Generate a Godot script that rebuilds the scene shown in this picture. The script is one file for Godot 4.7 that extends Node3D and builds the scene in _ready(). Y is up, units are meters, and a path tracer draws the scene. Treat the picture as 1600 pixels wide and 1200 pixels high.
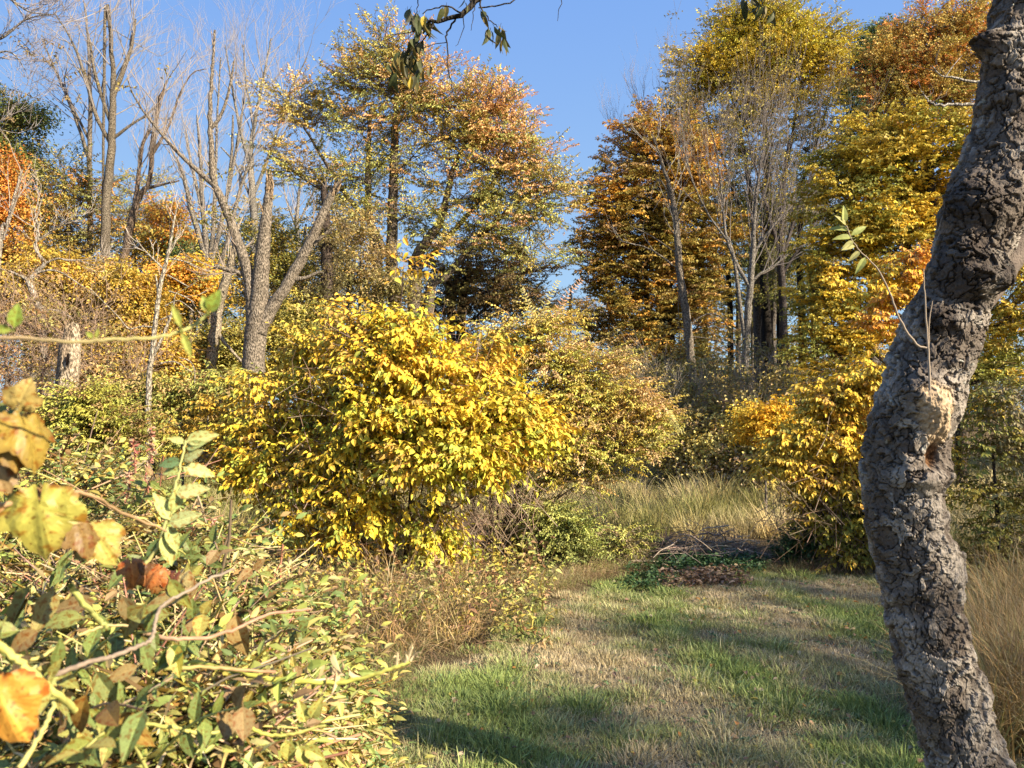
extends Node3D

const F := 1178.0
var rng := RandomNumberGenerator.new()
var eye := Vector3(0, 1.6, 0)
var turn := Basis(Vector3.RIGHT, atan(40.0 / 1178.0))
var M := {}
var S := {}
var bumps := FastNoiseLite.new()
var wander := FastNoiseLite.new()


# ---------------------------------------------------------------- mesh building
class MB:
	var v := PackedVector3Array()
	var n := PackedVector3Array()
	var c := PackedColorArray()
	var uv := PackedVector2Array()
	var ix := PackedInt32Array()
	var smooth := true

	func tube(p: PackedVector3Array, r: PackedFloat32Array, sides: int, col: Color, tip_col = null) -> void:
		var m := p.size()
		if m < 2:
			return
		var t := (p[1] - p[0]).normalized()
		var u := t.cross(Vector3(0.31, 0.17, 0.93)).normalized()
		var first := v.size()
		for i in m:
			var a := p[maxi(i - 1, 0)]
			var b := p[mini(i + 1, m - 1)]
			t = (b - a).normalized()
			u = (u - t * u.dot(t)).normalized()
			var w := t.cross(u)
			var cc := col
			if tip_col != null:
				cc = col.lerp(tip_col, float(i) / (m - 1))
			for k in sides:
				var g := TAU * k / sides
				var o := u * cos(g) + w * sin(g)
				v.append(p[i] + o * r[i])
				n.append(o)
				c.append(cc * (0.72 + 0.5 * fposmod(sin(i * 12.99 + k * 78.2 + m) * 437.58, 1.0)) if sides > 6 else cc)
				uv.append(Vector2(float(k) / sides, i))
		for i in m - 1:
			for k in sides:
				var a := first + i * sides + k
				var b := first + i * sides + (k + 1) % sides
				ix.append_array([a, a + sides, b + sides, a, b + sides, b])

	# a leaf blade folded along its midrib: seg 1 is a diamond, more segments bend it
	func leaf(p: Vector3, dir: Vector3, up: Vector3, length: float, width: float, seg: int, curl: float, col: Color, fold := 0.25) -> void:
		var side := dir.cross(up).normalized()
		var nrm := side.cross(dir).normalized()
		var f := v.size()
		if seg <= 1:
			v.append_array([p, p + dir * length * 0.45 + side * width * 0.5 + nrm * width * fold, p + dir * length - nrm * length * curl, p + dir * length * 0.45 - side * width * 0.5 + nrm * width * fold])
			for i in 4:
				c.append(col)
				n.append(nrm)
			uv.append_array([Vector2(0.5, 0), Vector2(1, 0.45), Vector2(0.5, 1), Vector2(0, 0.45)])
			ix.append_array([f, f + 1, f + 2, f, f + 2, f + 3])
			return
		var rows := seg + 2
		for i in rows:
			var t := float(i) / (rows - 1)
			var w := width * 0.5 * pow(sin(PI * pow(t, 0.75)), 0.85) if i > 0 and i < rows - 1 else 0.0
			var q := p + dir * length * t - nrm * length * curl * t * t
			v.append_array([q + side * w + nrm * w * fold * 1.6, q, q - side * w + nrm * w * fold * 1.6])
			for k in 3:
				c.append(col if k != 1 else col * 1.06)
				n.append(nrm)
				uv.append(Vector2(1.0 - k * 0.5, t))
		for i in rows - 1:
			var a := f + i * 3
			ix.append_array([a, a + 3, a + 4, a, a + 4, a + 1, a + 1, a + 4, a + 5, a + 1, a + 5, a + 2])

	# a long narrow blade of grass, bending over
	func blade(p: Vector3, dir: Vector3, length: float, width: float, bend: float, seg: int, col: Color, tip: Color, twist := 0.0) -> void:
		var flat := Vector3(dir.x, 0, dir.z)
		flat = flat.normalized() if flat.length() > 0.001 else Vector3.RIGHT
		var side := Vector3(-flat.z, 0, flat.x).rotated(Vector3.UP, twist)
		var f := v.size()
		var q := p
		var d := dir.normalized()
		for i in seg + 1:
			var t := float(i) / seg
			var w := width * (1.0 - t * 0.85) * 0.5
			v.append_array([q + side * w, q - side * w])
			var cc := col.lerp(tip, t)
			c.append_array([cc, cc])
			n.append_array([Vector3.UP, Vector3.UP])
			uv.append_array([Vector2(0, t), Vector2(1, t)])
			q += d * length / seg
			d = (d + (flat * 0.6 + Vector3.DOWN * 0.8) * bend / seg).normalized()
		for i in seg:
			var a := f + i * 2
			ix.append_array([a, a + 2, a + 3, a, a + 3, a + 1])

	func mesh(m: Material, with_normals := true) -> ArrayMesh:
		var a := []
		a.resize(Mesh.ARRAY_MAX)
		a[Mesh.ARRAY_VERTEX] = v
		if with_normals:
			a[Mesh.ARRAY_NORMAL] = n
		a[Mesh.ARRAY_COLOR] = c
		a[Mesh.ARRAY_TEX_UV] = uv
		a[Mesh.ARRAY_INDEX] = ix
		var out := ArrayMesh.new()
		out.add_surface_from_arrays(Mesh.PRIMITIVE_TRIANGLES, a)
		out.surface_set_material(0, m)
		return out


# instances gathered before they become one MultiMesh
class Swarm:
	var data := PackedFloat32Array()

	func put(b: Basis, p: Vector3, col: Color) -> void:
		data.append_array([b.x.x, b.y.x, b.z.x, p.x, b.x.y, b.y.y, b.z.y, p.y, b.x.z, b.y.z, b.z.z, p.z, col.r, col.g, col.b, 1.0])

	func count() -> int:
		return data.size() / 16


# ---------------------------------------------------------------- scene helpers
func at(px: float, py: float, d: float) -> Vector3:
	return eye + turn * Vector3((px - 800.0) / F * d, (600.0 - py) / F * d, -d)


func gpt(px: float, py: float) -> Vector3:
	var r := turn * Vector3((px - 800.0) / F, (600.0 - py) / F, -1.0)
	return eye - r * eye.y / minf(r.y, -0.02)


func gh(x: float, z: float) -> float:
	var far := clampf((-z - 9.0) / 20.0, 0.0, 1.0)
	return bumps.get_noise_2d(x, z) * (0.03 + 0.25 * far) + smoothstep(2.5, 9.0, -x) * 0.25


func ground(px: float, d: float) -> Vector3:
	var p := at(px, 640, d)
	p.y = gh(p.x, p.z)
	return p


func rr(a: float, b: float) -> float:
	return rng.randf_range(a, b)


func ball() -> Vector3:
	while true:
		var p := Vector3(rr(-1, 1), rr(-1, 1), rr(-1, 1))
		if p.length_squared() <= 1.0:
			return p
	return Vector3.ZERO


func pick(a: Array):
	return a[rng.randi() % a.size()]


func tint(c: Color, low := 0.8, high := 1.2) -> Color:
	var k := rr(low, high)
	return Color(c.r * k * rr(0.93, 1.07), c.g * k, c.b * k * rr(0.9, 1.1))


func root(called: String, label: String, category: String, where: Vector3, group := "") -> Node3D:
	var o := Node3D.new()
	o.name = called
	add_child(o, true)
	o.position = where
	tag(o, label, category, group)
	return o


func tag(o: Node, label: String, category: String, group := "", kind := "") -> void:
	if label:
		o.set_meta("label", label)
	if category:
		o.set_meta("category", category)
	if group:
		o.set_meta("group", group)
	if kind:
		o.set_meta("kind", kind)


func part(called: String, m: Mesh, parent: Node, kind := "") -> MeshInstance3D:
	var o := MeshInstance3D.new()
	o.name = called
	o.mesh = m
	parent.add_child(o, true)
	if kind:
		o.set_meta("kind", kind)
	return o


func spread(called: String, s: Swarm, m: Mesh, parent: Node) -> MultiMeshInstance3D:
	var mm := MultiMesh.new()
	mm.transform_format = MultiMesh.TRANSFORM_3D
	mm.use_colors = true
	mm.mesh = m
	mm.instance_count = s.count()
	mm.buffer = s.data
	var o := MultiMeshInstance3D.new()
	o.name = called
	o.multimesh = mm
	parent.add_child(o, true)
	o.set_meta("kind", "stuff")
	return o


# Catmull-Rom through points, `k` steps per span
func smooth_path(p: PackedVector3Array, k: int) -> PackedVector3Array:
	var out := PackedVector3Array()
	for i in p.size() - 1:
		var a := p[maxi(i - 1, 0)]
		var d := p[mini(i + 2, p.size() - 1)]
		for j in k:
			out.append(p[i].cubic_interpolate(p[i + 1], a, d, float(j) / k))
	out.append(p[-1])
	return out


func smooth_radii(r: PackedFloat32Array, k: int) -> PackedFloat32Array:
	var out := PackedFloat32Array()
	for i in r.size() - 1:
		for j in k:
			out.append(lerpf(r[i], r[i + 1], float(j) / k))
	out.append(r[-1])
	return out


func wobbled(p: PackedVector3Array, amount: float) -> PackedVector3Array:
	for i in range(1, p.size() - 1):
		p[i] += ball() * amount
	return p


# ---------------------------------------------------------------- materials
func noise_tex(freq: float, seed_: int, ramp: Gradient, octaves := 4, size := 512, kind := FastNoiseLite.TYPE_SIMPLEX_SMOOTH) -> NoiseTexture2D:
	var nz := FastNoiseLite.new()
	nz.noise_type = kind
	nz.seed = seed_
	nz.frequency = freq
	nz.fractal_octaves = octaves
	var t := NoiseTexture2D.new()
	t.width = size
	t.height = size
	t.seamless = true
	t.noise = nz
	t.color_ramp = ramp
	return t


func ramp(a: Array) -> Gradient:
	var g := Gradient.new()
	var off := PackedFloat32Array()
	var col := PackedColorArray()
	for e in a:
		off.append(e[0])
		col.append(e[1] if e[1] is Color else Color(e[1], e[1], e[1]))
	g.offsets = off
	g.colors = col
	return g


func vein_picture(seed_: int) -> ImageTexture:
	var nz := FastNoiseLite.new()
	nz.seed = seed_
	nz.frequency = 0.03
	var fine := FastNoiseLite.new()
	fine.seed = seed_ + 5
	fine.frequency = 0.11
	var im := Image.create(96, 160, false, Image.FORMAT_RGB8)
	for y in 160:
		for x in 96:
			var u := absf(x / 95.0 - 0.5)
			var t := y / 159.0
			var s := fposmod((t - u * 0.75) * 8.0, 1.0)
			var vein := smoothstep(0.16, 0.0, absf(s - 0.5)) * 0.5 * (1.0 - u) + smoothstep(0.035, 0.0, u)
			var blotch := smoothstep(0.12, 0.45, nz.get_noise_2d(x, y) + u * 0.35 - 0.05)
			var speck := smoothstep(0.38, 0.5, fine.get_noise_2d(x, y))
			var k := 0.83 + 0.08 * fine.get_noise_2d(x * 0.5, y * 0.5) + 0.14 * clampf(vein, 0, 1)
			var c := Color(k, k, k * 0.92).lerp(Color(k * 0.82, k * 0.56, k * 0.35), blotch * 0.75)
			c = c.lerp(Color(0.36, 0.2, 0.12), speck * 0.6)
			im.set_pixel(x, y, c)
	return ImageTexture.create_from_image(im)


func leaf_material(through: float, rough := 0.55) -> StandardMaterial3D:
	var m := StandardMaterial3D.new()
	m.vertex_color_use_as_albedo = true
	m.roughness = rough
	m.metallic_specular = 0.35
	m.cull_mode = BaseMaterial3D.CULL_DISABLED
	m.backlight_enabled = true
	m.backlight = Color(through, through, through)
	return m


func make_materials() -> void:
	M.leaf = leaf_material(0.6)
	M.grass = leaf_material(0.4, 0.7)
	M.near_leaf = []
	for i in 4:
		var m := leaf_material(0.5, 0.45)
		m.albedo_texture = vein_picture(40 + i)
		M.near_leaf.append(m)
	var b := StandardMaterial3D.new()
	b.vertex_color_use_as_albedo = true
	b.roughness = 0.9
	b.metallic_specular = 0.2
	b.uv1_triplanar = true
	b.uv1_world_triplanar = true
	b.uv1_scale = Vector3(2.2, 0.8, 2.2)
	b.albedo_texture = noise_tex(0.035, 3, ramp([[0.0, 0.3], [0.38, 0.62], [0.55, 0.95], [1.0, 1.0]]), 5)
	b.heightmap_enabled = true
	b.heightmap_texture = b.albedo_texture
	b.heightmap_scale = 4.0
	M.bark = b
	var h := StandardMaterial3D.new()
	h.vertex_color_use_as_albedo = true
	h.roughness = 0.88
	h.metallic_specular = 0.25
	h.uv1_triplanar = true
	h.uv1_world_triplanar = true
	h.uv1_scale = Vector3(7, 5, 7)
	h.albedo_texture = noise_tex(0.03, 8, ramp([[0.0, 0.62], [0.45, 0.88], [1.0, 1.0]]), 5)
	h.heightmap_enabled = true
	h.heightmap_texture = h.albedo_texture
	h.heightmap_scale = 0.8
	M.rough_bark = h
	var t := StandardMaterial3D.new()
	t.vertex_color_use_as_albedo = true
	t.roughness = 0.75
	t.metallic_specular = 0.3
	M.twig = t
	var g := StandardMaterial3D.new()
	g.vertex_color_use_as_albedo = true
	g.roughness = 1.0
	g.metallic_specular = 0.1
	g.uv1_triplanar = true
	g.uv1_world_triplanar = true
	g.uv1_scale = Vector3(1.7, 1.7, 1.7)
	g.albedo_texture = noise_tex(0.035, 12, ramp([[0.0, 0.35], [0.4, 0.75], [0.6, 0.95], [1.0, 1.0]]), 6, 1024)
	g.heightmap_enabled = true
	g.heightmap_texture = g.albedo_texture
	g.heightmap_scale = 3.0
	M.ground = g


# ---------------------------------------------------------------- sprigs: a short twig with its leaves, pointing along +Z
func make_sprig(count: int, twig: float, length: float, width: float, droop: float, seg: int, vary: float, seed_: int, wood := Color(0.35, 0.25, 0.2), clump := 0.0) -> ArrayMesh:
	rng.seed = seed_
	var b := MB.new()
	if seg > 0:
		b.tube(PackedVector3Array([Vector3.ZERO, Vector3(0, 0.03 * twig, twig * 0.5), Vector3(0, -0.05 * twig, twig)]), PackedFloat32Array([0.012 * twig + 0.001, 0.008 * twig + 0.0008, 0.0006]), 3, wood)
	for i in count:
		var t := (i + 0.6) / count
		var side := 1.0 if i % 2 == 0 else -1.0
		var p := Vector3(0, 0.03 * twig * sin(PI * t), twig * t) + ball() * clump
		var d := Vector3(side * rr(0.5, 1.0), rr(-0.35, 0.4) - droop, rr(0.1, 0.9)).normalized()
		if i == count - 1:
			d = Vector3(rr(-0.3, 0.3), -droop, 1).normalized()
		var up := (Vector3.UP + ball() * 0.75).normalized()
		var k := rr(1.0 - vary, 1.0 + vary * 0.6)
		var hue := rr(-vary, vary) * 0.7
		b.leaf(p, d, up, length * rr(0.5, 1.22), width * rr(0.6, 1.2), maxi(seg, 1), rr(-0.1, 0.5), Color(clampf(k * (1.0 + hue * 0.15), 0, 1.3), clampf(k * (1.0 - hue * 0.3), 0, 1.3), clampf(k * (1.0 - hue), 0, 1.3)), rr(0.1, 0.4))
	return b.mesh(M.leaf, false)


# a forked branchlet along +Z whose leaves all sit on its side twigs
func make_branchlet(length: float, sides: int, per: int, leaf_l: float, leaf_w: float, droop: float, vary: float, seed_: int) -> ArrayMesh:
	rng.seed = seed_
	var b := MB.new()
	var wood := Color(0.32, 0.26, 0.2)
	b.tube(PackedVector3Array([Vector3.ZERO, Vector3(0, 0.04, 0.5) * length, Vector3(0.03, -0.02, 1.0) * length]), PackedFloat32Array([0.011, 0.008, 0.003]), 3, wood)
	for i in sides:
		var t := (i + 0.7) / sides
		var s := 1.0 if i % 2 == 0 else -1.0
		var o := Vector3(0.03 * t * t, 0.04 * sin(PI * t), t) * length
		var d := Vector3(s * rr(0.6, 1.0), rr(-0.3, 0.45), rr(0.3, 1.0)).normalized()
		var l := length * rr(0.25, 0.5) * (1.1 - 0.5 * t)
		b.tube(PackedVector3Array([o, o + d * l]), PackedFloat32Array([0.006, 0.002]), 3, wood)
		for j in per:
			var q := o + d * l * (0.25 + 0.75 * (j + rng.randf()) / per)
			var side := d.cross(Vector3.UP).normalized() * (1.0 if j % 2 == 0 else -1.0)
			var dir := (side * rr(0.4, 1.0) + d * rr(0.2, 0.9) + Vector3(0, rr(-0.5, 0.3) - droop, 0)).normalized()
			var k := rr(1.0 - vary, 1.0 + vary * 0.6)
			var hue := rr(-vary, vary) * 0.7
			b.leaf(q, dir, (Vector3.UP + ball() * 0.9).normalized(), leaf_l * rr(0.55, 1.2), leaf_w * rr(0.6, 1.15), 1, rr(0.0, 0.4), Color(clampf(k * (1.0 + hue * 0.15), 0, 1.3), clampf(k * (1.0 - hue * 0.3), 0, 1.3), clampf(k * (1.0 - hue), 0, 1.3)), rr(0.1, 0.5))
	return b.mesh(M.leaf, false)


func make_sprigs() -> void:
	S.branchlet = make_branchlet(0.8, 7, 5, 0.088, 0.058, 0.25, 0.3, 51)
	S.layered = make_branchlet(0.75, 8, 5, 0.11, 0.085, 0.05, 0.3, 52)
	S.shrub2 = make_sprig(7, 0.3, 0.06, 0.026, 0.5, 2, 0.35, 53, Color(0.4, 0.3, 0.2))
	S.tree = make_sprig(13, 0.5, 0.088, 0.064, 0.25, 1, 0.28, 11, Color(0.3, 0.25, 0.2), 0.24)
	S.airy = make_sprig(10, 0.6, 0.085, 0.056, 0.25, 1, 0.3, 21, Color(0.3, 0.25, 0.2), 0.36)
	S.fine = make_sprig(14, 0.42, 0.085, 0.05, 0.3, 1, 0.3, 12, Color(0.3, 0.25, 0.2), 0.14)
	S.far = make_sprig(14, 0.8, 0.2, 0.15, 0.2, 1, 0.25, 13, Color(0.3, 0.25, 0.2), 0.3)
	S.flat = make_sprig(16, 0.6, 0.115, 0.09, 0.1, 1, 0.3, 14, Color(0.3, 0.25, 0.2), 0.17)
	S.shrub = make_sprig(8, 0.27, 0.074, 0.037, 0.6, 2, 0.28, 15, Color(0.4, 0.3, 0.2))
	S.small = make_sprig(14, 0.26, 0.036, 0.019, 0.15, 1, 0.3, 16, Color(0.4, 0.32, 0.25))
	S.mid = make_sprig(10, 0.3, 0.06, 0.032, 0.35, 1, 0.28, 17, Color(0.4, 0.3, 0.22), 0.04)
	S.near_small = make_sprig(9, 0.15, 0.025, 0.0125, 0.1, 2, 0.35, 18, Color(0.5, 0.38, 0.25))
	S.ivy = make_sprig(9, 0.14, 0.042, 0.036, 0.1, 1, 0.25, 19, Color(0.3, 0.25, 0.2), 0.04)


# ---------------------------------------------------------------- plants
# o: stems [[ [photo x, photo y (0 = at the ground), radius m, depth offset] ...] ...], lobes [[x, y, rx, ry, twigs, sprigs, palette index, depth offset] ...]
func plant(called: String, label: String, category: String, group: String, d: float, o: Dictionary) -> Node3D:
	rng.seed = hash(label)
	var first: Array = o.stems[0][0]
	var base := ground(first[0], d + (first[3] if first.size() > 3 else 0.0))
	var top := root(called, label, category, base, group)
	var bark: Color = o.get("bark", Color(0.3, 0.26, 0.21))
	var twig: Color = o.get("twig", bark * 0.9)
	var twig_r: float = o.get("twig_r", 0.012)
	var scale_: float = o.get("scale", 1.0)
	var pal: Array = o.get("pal", [Color(0.2, 0.2, 0.05)])
	var stick: float = o.get("stick", 0.62)
	var jitter: float = o.get("jitter", 0.3)
	var tilt: float = o.get("tilt", 0.5)
	var sides: int = o.get("sides", 7)
	var lift: float = o.get("lift", 1.55 if d > 12.0 else 1.25)
	var wood := MB.new()
	var fine := MB.new()
	var leaves := Swarm.new()
	var others := Swarm.new()
	var forked: bool = o.get("sprig", "tree") in ["branchlet", "layered"]
	var flat: float = 0.6 if o.get("sprig", "tree") == "layered" else 0.7
	var samples := PackedVector3Array()
	var sizes := PackedFloat32Array()
	for st in o.stems:
		var p := PackedVector3Array()
		var r := PackedFloat32Array()
		for q in st:
			var dd: float = d + (q[3] if q.size() > 3 else 0.0)
			var w := at(q[0], q[1], dd)
			if q[1] == 0:
				w = ground(q[0], dd) - Vector3(0, 0.1, 0)
			p.append(w - base)
			r.append(q[2])
		p = wobbled(smooth_path(p, 6), r[0] * o.get("crook", 0.12))
		r = smooth_radii(r, 6)
		wood.tube(p, r, sides, bark)
		samples.append_array(p)
		sizes.append_array(r)
	for lb in o.get("lobes", []):
		var dz: float = lb[7] if lb.size() > 7 else 0.0
		var c := at(lb[0], lb[1], d + dz) - base
		var k := (d + dz) / F
		var rad := Vector3(lb[2] * k, lb[3] * k, lb[2] * k * o.get("deep", 0.8))
		var best := 0
		var cost := 1e9
		for i in samples.size():
			var h := Vector2(samples[i].x - c.x, samples[i].z - c.z).length()
			var v := absf((c.y - 0.7 * h) - samples[i].y) + h * 0.6
			if v < cost:
				cost = v
				best = i
		var a := samples[best]
		var bow := a.lerp(c, 0.5) + Vector3(0, -0.08 * a.distance_to(c), 0) + ball() * a.distance_to(c) * 0.08
		var limb := smooth_path(PackedVector3Array([a, bow, c, c + (c - bow) * 0.35]), 4)
		var lr := clampf(sizes[best] * 0.5, twig_r * 1.2, 0.02 + 0.018 * a.distance_to(c))
		var rad_l := PackedFloat32Array()
		for i in limb.size():
			rad_l.append(lerpf(lr, twig_r * 0.7, float(i) / limb.size()))
		wood.tube(wobbled(limb, lr * 0.8), rad_l, 5, bark)
		for i in int(lb[4] * o.get("more", 1.0)):
			var f := limb[rng.randi_range(limb.size() / 4, limb.size() - 1)]
			var out := ball().normalized() * (pow(rng.randf(), 0.4) if rng.randf() > 0.13 else rr(1.05, 1.35))
			var e := c + Vector3(out.x * rad.x, out.y * rad.y, out.z * rad.z)
			var mid := f.lerp(e, 0.5) + ball() * f.distance_to(e) * 0.14 + Vector3(0, 0.06, 0) * f.distance_to(e)
			var tw := smooth_path(PackedVector3Array([f, mid, e]), 3)
			var tr := PackedFloat32Array()
			for j in tw.size():
				tr.append(twig_r * lerpf(0.9, 0.35, float(j) / tw.size()))
			fine.tube(tw, tr, 3, twig)
			var yaw := atan2(e.x - c.x + 0.001, e.z - c.z)
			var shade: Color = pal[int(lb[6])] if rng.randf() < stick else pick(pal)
			for j in (maxi(2, int(lb[5] * 0.5)) if forked else int(lb[5])):
				var t := 1.05 - pow(rng.randf(), 1.4) * 0.75
				var q := tw[clampi(int(t * (tw.size() - 1)), 0, tw.size() - 1)] + ball() * jitter
				var b := Basis.from_euler(Vector3(rr(-tilt, tilt), yaw + rr(-1.3, 1.3), rr(-tilt, tilt))).scaled(Vector3.ONE * scale_ * rr(0.75, 1.25))
				if forked:
					var along := ((e - f).normalized() + ball() * 0.75 + Vector3(0, 0.1, 0)) * Vector3(1, flat, 1)
					b = Basis.looking_at(-along.normalized(), (Vector3.UP + ball() * 0.3).normalized()).scaled(Vector3.ONE * scale_ * rr(0.7, 1.2))
				var cc: Color = shade if rng.randf() < 0.7 else pick(pal)
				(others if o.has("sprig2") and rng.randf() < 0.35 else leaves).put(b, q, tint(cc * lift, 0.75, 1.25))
	part("trunk", wood.mesh(M.bark), top)
	if fine.v.size():
		part("branches", fine.mesh(M.twig), top, "stuff")
	if leaves.count():
		spread("foliage", leaves, S[o.get("sprig", "tree")], top)
	if others.count():
		spread("foliage", others, S[o.sprig2], top)
	return top


# a branch that splits again and again, without leaves
func grow(b: MB, p: Vector3, dir: Vector3, length: float, r: float, level: int, kids: int, angle: float, lift: float, col: Color, tips: PackedVector3Array) -> void:
	var pts := PackedVector3Array([p])
	var rad := PackedFloat32Array([r])
	var d := dir
	var n := 4 if level > 0 else 3
	for i in n:
		d = (d + ball() * 0.22 + Vector3.UP * lift * 0.25).normalized()
		pts.append(pts[-1] + d * length / n)
		rad.append(r * lerpf(1.0, 0.4, float(i + 1) / n))
	b.tube(pts, rad, 5 if level > 2 else (4 if level > 1 else 3), col)
	if level == 0:
		tips.append(pts[-1])
		return
	for k in kids:
		var t := rr(0.25, 1.0) if k > 0 else 1.0
		var i := clampi(int(t * n), 0, n - 1)
		var q := pts[i].lerp(pts[i + 1], clampf(t * n - i, 0, 1))
		var axis := d.cross(ball()).normalized()
		var nd := d.rotated(axis, angle * rr(0.5, 1.3)) if axis.length() > 0.5 else d
		nd = (nd + Vector3.UP * lift * 0.4).normalized()
		grow(b, q, nd, length * rr(0.5, 0.75), maxf(rad[i] * 0.55, 0.0035), level - 1, kids, angle, lift, col, tips)


# leafless tree: stems as in plant(), shoots [[stem index, from, to, how many, length m, angle]]
func bare_tree(called: String, label: String, category: String, group: String, d: float, o: Dictionary) -> Node3D:
	rng.seed = hash(label)
	var first: Array = o.stems[0][0]
	var base := ground(first[0], d + (first[3] if first.size() > 3 else 0.0))
	var top := root(called, label, category, base, group)
	var bark: Color = o.get("bark", Color(0.33, 0.29, 0.24))
	var wood := MB.new()
	var fine := MB.new()
	var tips := PackedVector3Array()
	var paths := []
	for st in o.stems:
		var p := PackedVector3Array()
		var r := PackedFloat32Array()
		for q in st:
			var dd: float = d + (q[3] if q.size() > 3 else 0.0)
			var w := at(q[0], q[1], dd)
			if q[1] == 0:
				w = ground(q[0], dd) - Vector3(0, 0.1, 0)
			p.append(w - base)
			r.append(q[2])
		p = wobbled(smooth_path(p, 6), r[0] * o.get("crook", 0.15))
		r = smooth_radii(r, 6)
		wood.tube(p, r, o.get("sides", 8), bark)
		paths.append([p, r])
	for sh in o.get("shoots", []):
		var p: PackedVector3Array = paths[sh[0]][0]
		var r: PackedFloat32Array = paths[sh[0]][1]
		for k in int(sh[3]):
			var i := clampi(int(lerpf(sh[1], sh[2], (k + rng.randf()) / sh[3]) * (p.size() - 1)), 0, p.size() - 2)
			var t := (p[i + 1] - p[i]).normalized()
			var axis := t.cross(ball()).normalized()
			grow(fine, p[i], (t.rotated(axis, sh[5] * rr(0.6, 1.2)) * Vector3(1, 1, 0.8)).normalized(), sh[4] * rr(0.6, 1.2), minf(r[i] * 0.5, o.get("shoot_r", 0.03)), o.get("levels", 2), o.get("kids", 4), o.get("fork", 0.6), o.get("lift", 0.35), o.get("twig", bark), tips)
	part("trunk", wood.mesh(M.bark), top)
	if fine.v.size():
		part("branches", fine.mesh(M.twig), top, "stuff")
	if o.has("pal"):
		var s := Swarm.new()
		var sc: float = o.get("scale", 1.0)
		for q in tips:
			if rng.randf() < o.get("leafy", 0.3):
				s.put(Basis.from_euler(Vector3(rr(-0.6, 0.6), rr(0, TAU), rr(-0.6, 0.6))).scaled(Vector3.ONE * sc * rr(0.7, 1.2)), q + ball() * 0.15, tint(pick(o.pal), 0.7, 1.25))
		if s.count():
			spread("foliage", s, S[o.get("sprig", "fine")], top)
	return top


# leaves clinging along a stem
func clothe(s: Swarm, p: PackedVector3Array, from: float, many: int, reach: float, pal: Array, scale_: float) -> void:
	for i in many:
		var k := clampi(int(lerpf(from, 1.0, rng.randf()) * (p.size() - 1)), 0, p.size() - 1)
		s.put(Basis.from_euler(Vector3(rr(-0.6, 0.6), rr(0, TAU), rr(-0.6, 0.6))).scaled(Vector3.ONE * scale_ * rr(0.7, 1.2)), p[k] + ball() * reach, tint(pick(pal), 0.7, 1.25))


# a single leaf as a part of its own
func leaf_part(parent: Node3D, m: Mesh, mat: Material, where: Vector3, b: Basis) -> void:
	var o := MeshInstance3D.new()
	o.name = "leaf"
	o.mesh = m
	o.material_override = null
	if mat:
		o.set_surface_override_material(0, mat)
	parent.add_child(o, true)
	o.transform = Transform3D(b, where - parent.position)


func one_leaf(length: float, width: float, seg: int, curl: float, col: Color, fold: float, mat: Material) -> ArrayMesh:
	var b := MB.new()
	b.tube(PackedVector3Array([Vector3(0, 0, -length * 0.18), Vector3.ZERO]), PackedFloat32Array([0.0008, 0.0011]), 3, col * 0.8)
	b.leaf(Vector3.ZERO, Vector3(0, 0, 1), Vector3.UP, length, width, seg, curl, col, fold)
	return b.mesh(mat, false)


# a broad lobed leaf (grape or maple): an outline of lobes round the stalk end, dished and wavy
func lobed_leaf(size: float, col: Color, mat: Material, seed_: int, teeth := 0.05, dish := 0.25) -> ArrayMesh:
	rng.seed = seed_
	var b := MB.new()
	var rays := 40
	var rings := 5
	b.v.append(Vector3.ZERO)
	b.n.append(Vector3.UP)
	b.c.append(col)
	b.uv.append(Vector2(0.5, 0.25))
	var ph := rr(0, TAU)
	for k in rings:
		var f := float(k + 1) / rings
		for i in rays + 1:
			var a := lerpf(-2.95, 2.95, float(i) / rays)
			var lobes := 0.64 + 0.36 * exp(-a * a / 0.22) + 0.2 * exp(-pow((absf(a) - 1.2) / 0.3, 2.0)) - 0.2 * smoothstep(1.9, 2.6, absf(a))
			var e := size * lobes * (1.0 + teeth * sin(i * 2.6) * f) * f
			var p := Vector3(sin(a) * e * 0.62, 0, cos(a) * e * 0.62)
			p.y = -dish * p.length_squared() / size + 0.035 * size * sin(a * 5.0 + ph) * f * f + 0.02 * size * sin(p.x / size * 23.0 + ph)
			b.v.append(p)
			b.n.append(Vector3.UP)
			var edge := smoothstep(0.75, 1.0, f) * (0.5 + 0.5 * sin(a * 3.0 + ph))
			b.c.append(col.lerp(Color(0.22, 0.1, 0.03), edge * 0.55))
			b.uv.append(Vector2(0.5 + p.x / size * 0.9, 0.3 + p.z / size * 0.75))
	for i in rays:
		b.ix.append_array([0, 2 + i, 1 + i])
	for k in rings - 1:
		for i in rays:
			var q := 1 + k * (rays + 1) + i
			var w := q + rays + 1
			b.ix.append_array([q, w + 1, w, q, q + 1, w + 1])
	return b.mesh(mat, false)


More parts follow.
